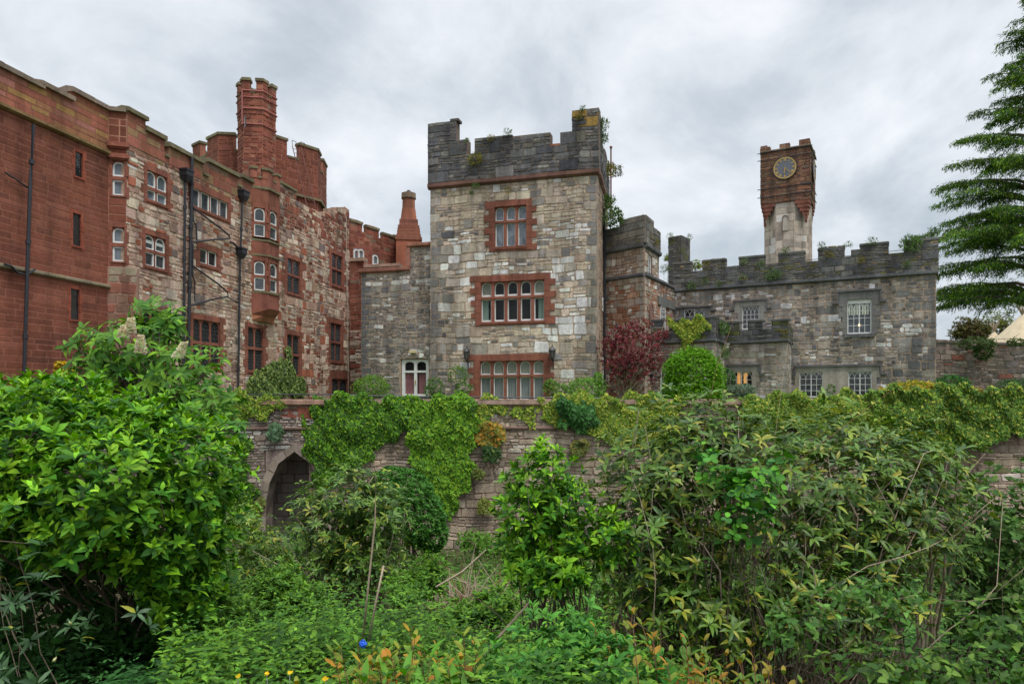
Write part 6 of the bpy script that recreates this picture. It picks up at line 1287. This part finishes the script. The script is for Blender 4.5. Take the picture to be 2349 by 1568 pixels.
# yellow flowers at the bottom
for i, (px, py, Y, lab) in enumerate(((545, 1553, 3.7, 'leftmost yellow poppy flower low among the nettles'), (1008*.0+612, 1545, 3.8, 'yellow poppy flower second from the left among the nettles'), (664, 1543, 3.8, 'single yellow flower in the nettles left of the blue litter'), (747*1.0+75*0+0, 1558, 3.7, 'yellow flower at the bottom edge right of the others'))):
    c = at(px, py, Y); t = thing('yellow_poppy', lab, 'flower', (c.x, c.y, c.z-.3)); lb = LB(); whorl(lb, 'oval', np.array([c]), np.array([[0, -.4, 1.]]), 5, .022, .95, .8, cols([(.75, .50, .01)], 1)); lb.build('petals', 'petal', t); m = MB(); tube(m, [c, c+Vector((.01, .01, -.3))], .002, 4); m.build('stem', 'needle', t)
# stakes, litter, dead branches
def stick(pts, r, lab, name='garden_stake', mat='paletwig', cat='stake'):
    m = MB(); tube(m, [at(*p) for p in pts], r, 7); tag(m.build(name, mat, smooth=True), lab, cat)
stick([(832, 1468, 5.4), (845, 1340, 5.4), (860, 1200, 5.4), (862, 1090, 5.4)], [.009, .008, .007, .004], 'tall thin brown stem standing left of the two by the bronze plant')
stick([(846, 1470, 5.2), (862, 1380, 5.2), (880, 1296, 5.2)], [.008, .008, .007], 'shorter leaning brown stem right of the tall thin one')
stick([(1090, 1532, 4.9), (1135, 1470, 5.0), (1215, 1380, 5.4)], [.014, .012, .008], 'dark fallen branch leaning below the elder bush', 'fallen_branch', 'bark', 'branch')
stick([(1000, 1345, 7), (1060, 1310, 7.5), (1115, 1260, 8)], [.009, .008, .005], 'pale straight twig leaning toward the elder bush', 'fallen_branch', 'paletwig', 'branch')
dt = thing('dead_brush', 'heap of tangled bare reddish and grey stems in front of the wall', 'brush', tuple(at(1080, 1300, 12))); m = MB(); m2 = MB()
for i in range(230):
    b = Vector(at(R.gauss(1070, 55), 1330+R.uniform(-30, 25), R.uniform(10, 13))); b.z = ground(b.x, b.y)+.05; L = R.uniform(.5, 1.5); d = Vector((R.gauss(0, .7), R.gauss(0, .4), R.uniform(.15, 1))).normalized(); e = b+d*L; mid = b.lerp(e, .5)+Vector((R.gauss(0, .1), 0, R.gauss(.08, .08)))
    tube(m if i % 3 else m2, [b, mid, e], [.012, .009, .004], 4)
    if i % 2: f = mid+Vector((R.gauss(0, .25), R.gauss(0, .15), R.uniform(-.05, .35))); tube(m if i % 3 else m2, [mid, f], [.007, .003], 4)
m.build('stems', 'paletwig', dt); m2.build('red_stems', 'redtwig', dt)
lt = MB(); c = at(830, 1478, 4.25); prism(lt, [(c.x-.025, c.y), (c.x+.03, c.y-.01), (c.x+.035, c.y+.015), (c.x-.02, c.y+.02)], c.z-.03, c.z+.035); M['blue'] = plain('blue_plastic', (.005, .09, .55), .4); o = lt.build('plastic_bag', 'blue'); tag(o, 'crumpled scrap of bright blue plastic behind the bronze tipped leaves', 'litter')
mo = o.modifiers.new('s', 'SUBSURF'); mo.levels = mo.render_levels = 3; tx_ = bpy.data.textures.new('crumple', 'CLOUDS'); tx_.noise_scale = .02; dm_ = o.modifiers.new('d', 'DISPLACE'); dm_.texture = tx_; dm_.strength = .025; dm_.mid_level = .5

# ------------------------------------------------ cedar at the right
def conifer(name, label, X, Y, z0, H, maxr, az, nl, nb, pal, seed, droop=.25, top=0):
    t = thing(name, label, 'tree', (X, Y, z0)); m = MB(); lb = LB(); rs = random.Random(seed); NR.seed(5)
    tube(m, [(X, Y, z0), (X+.1, Y, z0+H*.3), (X-.1, Y, z0+H*.65), (X, Y, z0+H)], [.6, .5, .28, .04], 10); m.build('trunk', 'bark', t); m = MB(); PP = []; DD = []
    for i in range(nl):
        f = (i+rs.random())/nl; z = z0+H*(.21+.78*f); r = maxr*(1-f)**.98*rs.uniform(.7, 1.1)+.4; a = rs.uniform(*az); rise = .12+.35*f
        tip = Vector((X+r*math.cos(a), Y+r*math.sin(a), z+r*rise-droop*r*.55)); b = Vector((X, Y, z-.05*r)); mid = b.lerp(tip, .55)+Vector((0, 0, r*.12)); pts = [b, b.lerp(mid, .5)+Vector((0, 0, .04*r)), mid, mid.lerp(tip, .55)+Vector((0, 0, .03*r)), tip]
        tube(m, pts, [.05+.015*r, .04+.01*r, .04, .025, .01], 5); L = r; n = int(nb*(.25+r/maxr)); u = (tip-b).normalized(); s = u.cross(Vector((0, 0, 1))).normalized()
        for k in range(n):
            q = .18+.82*rs.random()**.8; x = q*4; j = min(3, int(x)); p = pts[j].lerp(pts[j+1], x-j); w = (1-q)*.36*L+.3; side = rs.choice((-1, 1)); ln = w*rs.uniform(.3, 1); d = (s*side+u*rs.uniform(.35, 1.0)+Vector((0, 0, -.08-.12*rs.random()))).normalized()
            nn = max(3, int(ln/.06))
            for c in range(nn):
                g = (c+rs.random())/nn; PP.append(p+d*ln*g+Vector((rs.gauss(0, .05), rs.gauss(0, .05), -.38*g*g*ln+rs.gauss(0, .09)))); DD.append(d*.7+Vector((rs.gauss(0, .45), rs.gauss(0, .45), -.55+rs.gauss(0, .35))))
    m.build('limbs', 'bark', t); n = len(PP); P = np.array(PP); D = np.array(DD); C = cols(pal, n, .25); C = C*(1+.5*np.clip(np.sin(P[:, 2:3]*1.1+P[:, :1]*.8)+np.sin(P[:, 1:2]*1.3), -.7, 1.2)*.5)
    lb.add('dia', P, D, UP+rn(n, 3)*.35, NR.uniform(.14, .36, n), .05, C); lb.build('crown', 'needle', t); return n
X0 = (2405-CX)/F*46
nc = conifer('cedar_tree', 'tall dark green cedar with layered drooping boughs at the right edge', X0, 46, -.5, 29.5, 9.6, (PI*.5, PI*1.65), 150, 88, [(.055, .13, .025), (.09, .18, .025), (.21, .33, .03), (.03, .08, .018)], 4)
for px, py, s, Y, pal, lab in ((2222, 755, 34, 44, [(.14, .12, .03), (.10, .11, .03), (.17, .13, .04)], 'olive brown tree behind the garden wall under the cedar'), (2285, 742, 38, 66, [(.10, .12, .02), (.14, .16, .02)], 'yellow green tree behind the small tipi'), (1537, 592, 12, 52, [(.24, .26, .05), (.14, .2, .04)], 'young yellow green tree top left of the small grey chimney'), (1598, 608, 14, 52, [(.26, .28, .06), (.14, .2, .04)], 'young yellow green tree top right of the small grey chimney')):
    c = at(px, 905, Y); bush('background_tree', lab, 'tree', [(px, py, s, s*.75, Y, s/F*Y), (px+s*.6, py+s*.3, s*.6, s*.5, Y, s/F*Y*.6), (px-s*.6, py+s*.35, s*.6, s*.45, Y, s/F*Y*.6)], 900 if s > 20 else 170, 4, .2 if s > 20 else .15, .5, .9, pal, tpl='dia', stems=40 if s > 20 else 5, r0=.08 if s > 20 else .03, base=[(c.x, c.y, -.5)], lo=.3, deep=.3, leafname='crown')

# ------------------------------------------------ camera, light, sky
cam = bpy.data.cameras.new('Camera'); co = bpy.data.objects.new('Camera', cam); COL.objects.link(co); co.location = (0, 0, 0); co.rotation_euler = (PI/2, 0, 0)
cam.lens = 24; cam.sensor_width = 36; cam.shift_y = (900-784)/2349; cam.shift_x = 0; cam.clip_end = 5000; cam.clip_start = .05; scn.camera = co
el, az = math.radians(62), math.radians(146)     # azimuth measured clockwise from +Y
sd = Vector((math.sin(az)*math.cos(el), math.cos(az)*math.cos(el), math.sin(el)))
sun = bpy.data.lights.new('Sun', 'SUN'); sun.energy = 1.4; sun.angle = math.radians(16); sun.color = (1, .965, .92); so = bpy.data.objects.new('Sun', sun); COL.objects.link(so); so.rotation_euler = sd.to_track_quat('Z', 'Y').to_euler()
wd_ = bpy.data.worlds.new('World'); scn.world = wd_; wd_.use_nodes = True; nt = wd_.node_tree; L = nt.links.new; bg = nt.nodes['Background']
sky = N(nt, 'ShaderNodeTexSky', sky_type='NISHITA', sun_disc=False, sun_elevation=el, sun_rotation=az); L(sky.outputs[0], bg.inputs['Color']); bg.inputs['Strength'].default_value = .08
tc = N(nt, 'ShaderNodeTexCoord'); sp = N(nt, 'ShaderNodeSeparateXYZ'); L(tc.outputs['Generated'], sp.inputs[0])
ad = N(nt, 'ShaderNodeMath', operation='ADD'); L(sp.outputs[2], ad.inputs[0]); ad.inputs[1].default_value = .34; mx_ = N(nt, 'ShaderNodeMath', operation='MAXIMUM'); L(ad.outputs[0], mx_.inputs[0]); mx_.inputs[1].default_value = .05
dx = N(nt, 'ShaderNodeMath', operation='DIVIDE'); dy = N(nt, 'ShaderNodeMath', operation='DIVIDE'); L(sp.outputs[0], dx.inputs[0]); L(mx_.outputs[0], dx.inputs[1]); L(sp.outputs[1], dy.inputs[0]); L(mx_.outputs[0], dy.inputs[1])
cb_ = N(nt, 'ShaderNodeCombineXYZ'); L(dx.outputs[0], cb_.inputs[0]); L(dy.outputs[0], cb_.inputs[1])
mp = N(nt, 'ShaderNodeMapping'); mp.inputs['Rotation'].default_value = (0, 0, math.radians(-38)); mp.inputs['Scale'].default_value = (1.15, .95, 1); L(cb_.outputs[0], mp.inputs['Vector'])
n1 = N(nt, 'ShaderNodeTexNoise', _Scale=2.6, _Detail=10.0, _Roughness=.57, _Distortion=.3); n2 = N(nt, 'ShaderNodeTexNoise', _Scale=.9, _Detail=3.0); L(mp.outputs[0], n1.inputs['Vector']); L(cb_.outputs[0], n2.inputs['Vector'])
mm_ = N(nt, 'ShaderNodeMix', data_type='FLOAT'); mm_.inputs[0].default_value = .38; L(n1.outputs[0], mm_.inputs[2]); L(n2.outputs[0], mm_.inputs[3])
rp = ramp(nt, [(.37, (.34, .385, .425)), (.46, (.44, .48, .52)), (.53, (.545, .575, .61)), (.61, (.66, .675, .70))]); L(mm_.outputs[0], rp.inputs[0])
zr = N(nt, 'ShaderNodeMapRange'); L(sp.outputs[2], zr.inputs[0]); zr.inputs[1].default_value = .5; zr.inputs[2].default_value = 1; zr.inputs[3].default_value = 1; zr.inputs[4].default_value = 3.2
b2_ = N(nt, 'ShaderNodeBackground'); L(rp.outputs[0], b2_.inputs['Color']); L(zr.outputs[0], b2_.inputs['Strength'])
ms_ = N(nt, 'ShaderNodeMixShader', _Fac=.9); L(bg.outputs[0], ms_.inputs[1]); L(b2_.outputs[0], ms_.inputs[2]); L(ms_.outputs[0], nt.nodes['World Output'].inputs['Surface'])
scn.view_settings.view_transform = 'Standard'; scn.view_settings.look = 'None'; scn.view_settings.exposure = .62; scn.view_settings.gamma = 1
scn.render.engine = 'CYCLES'
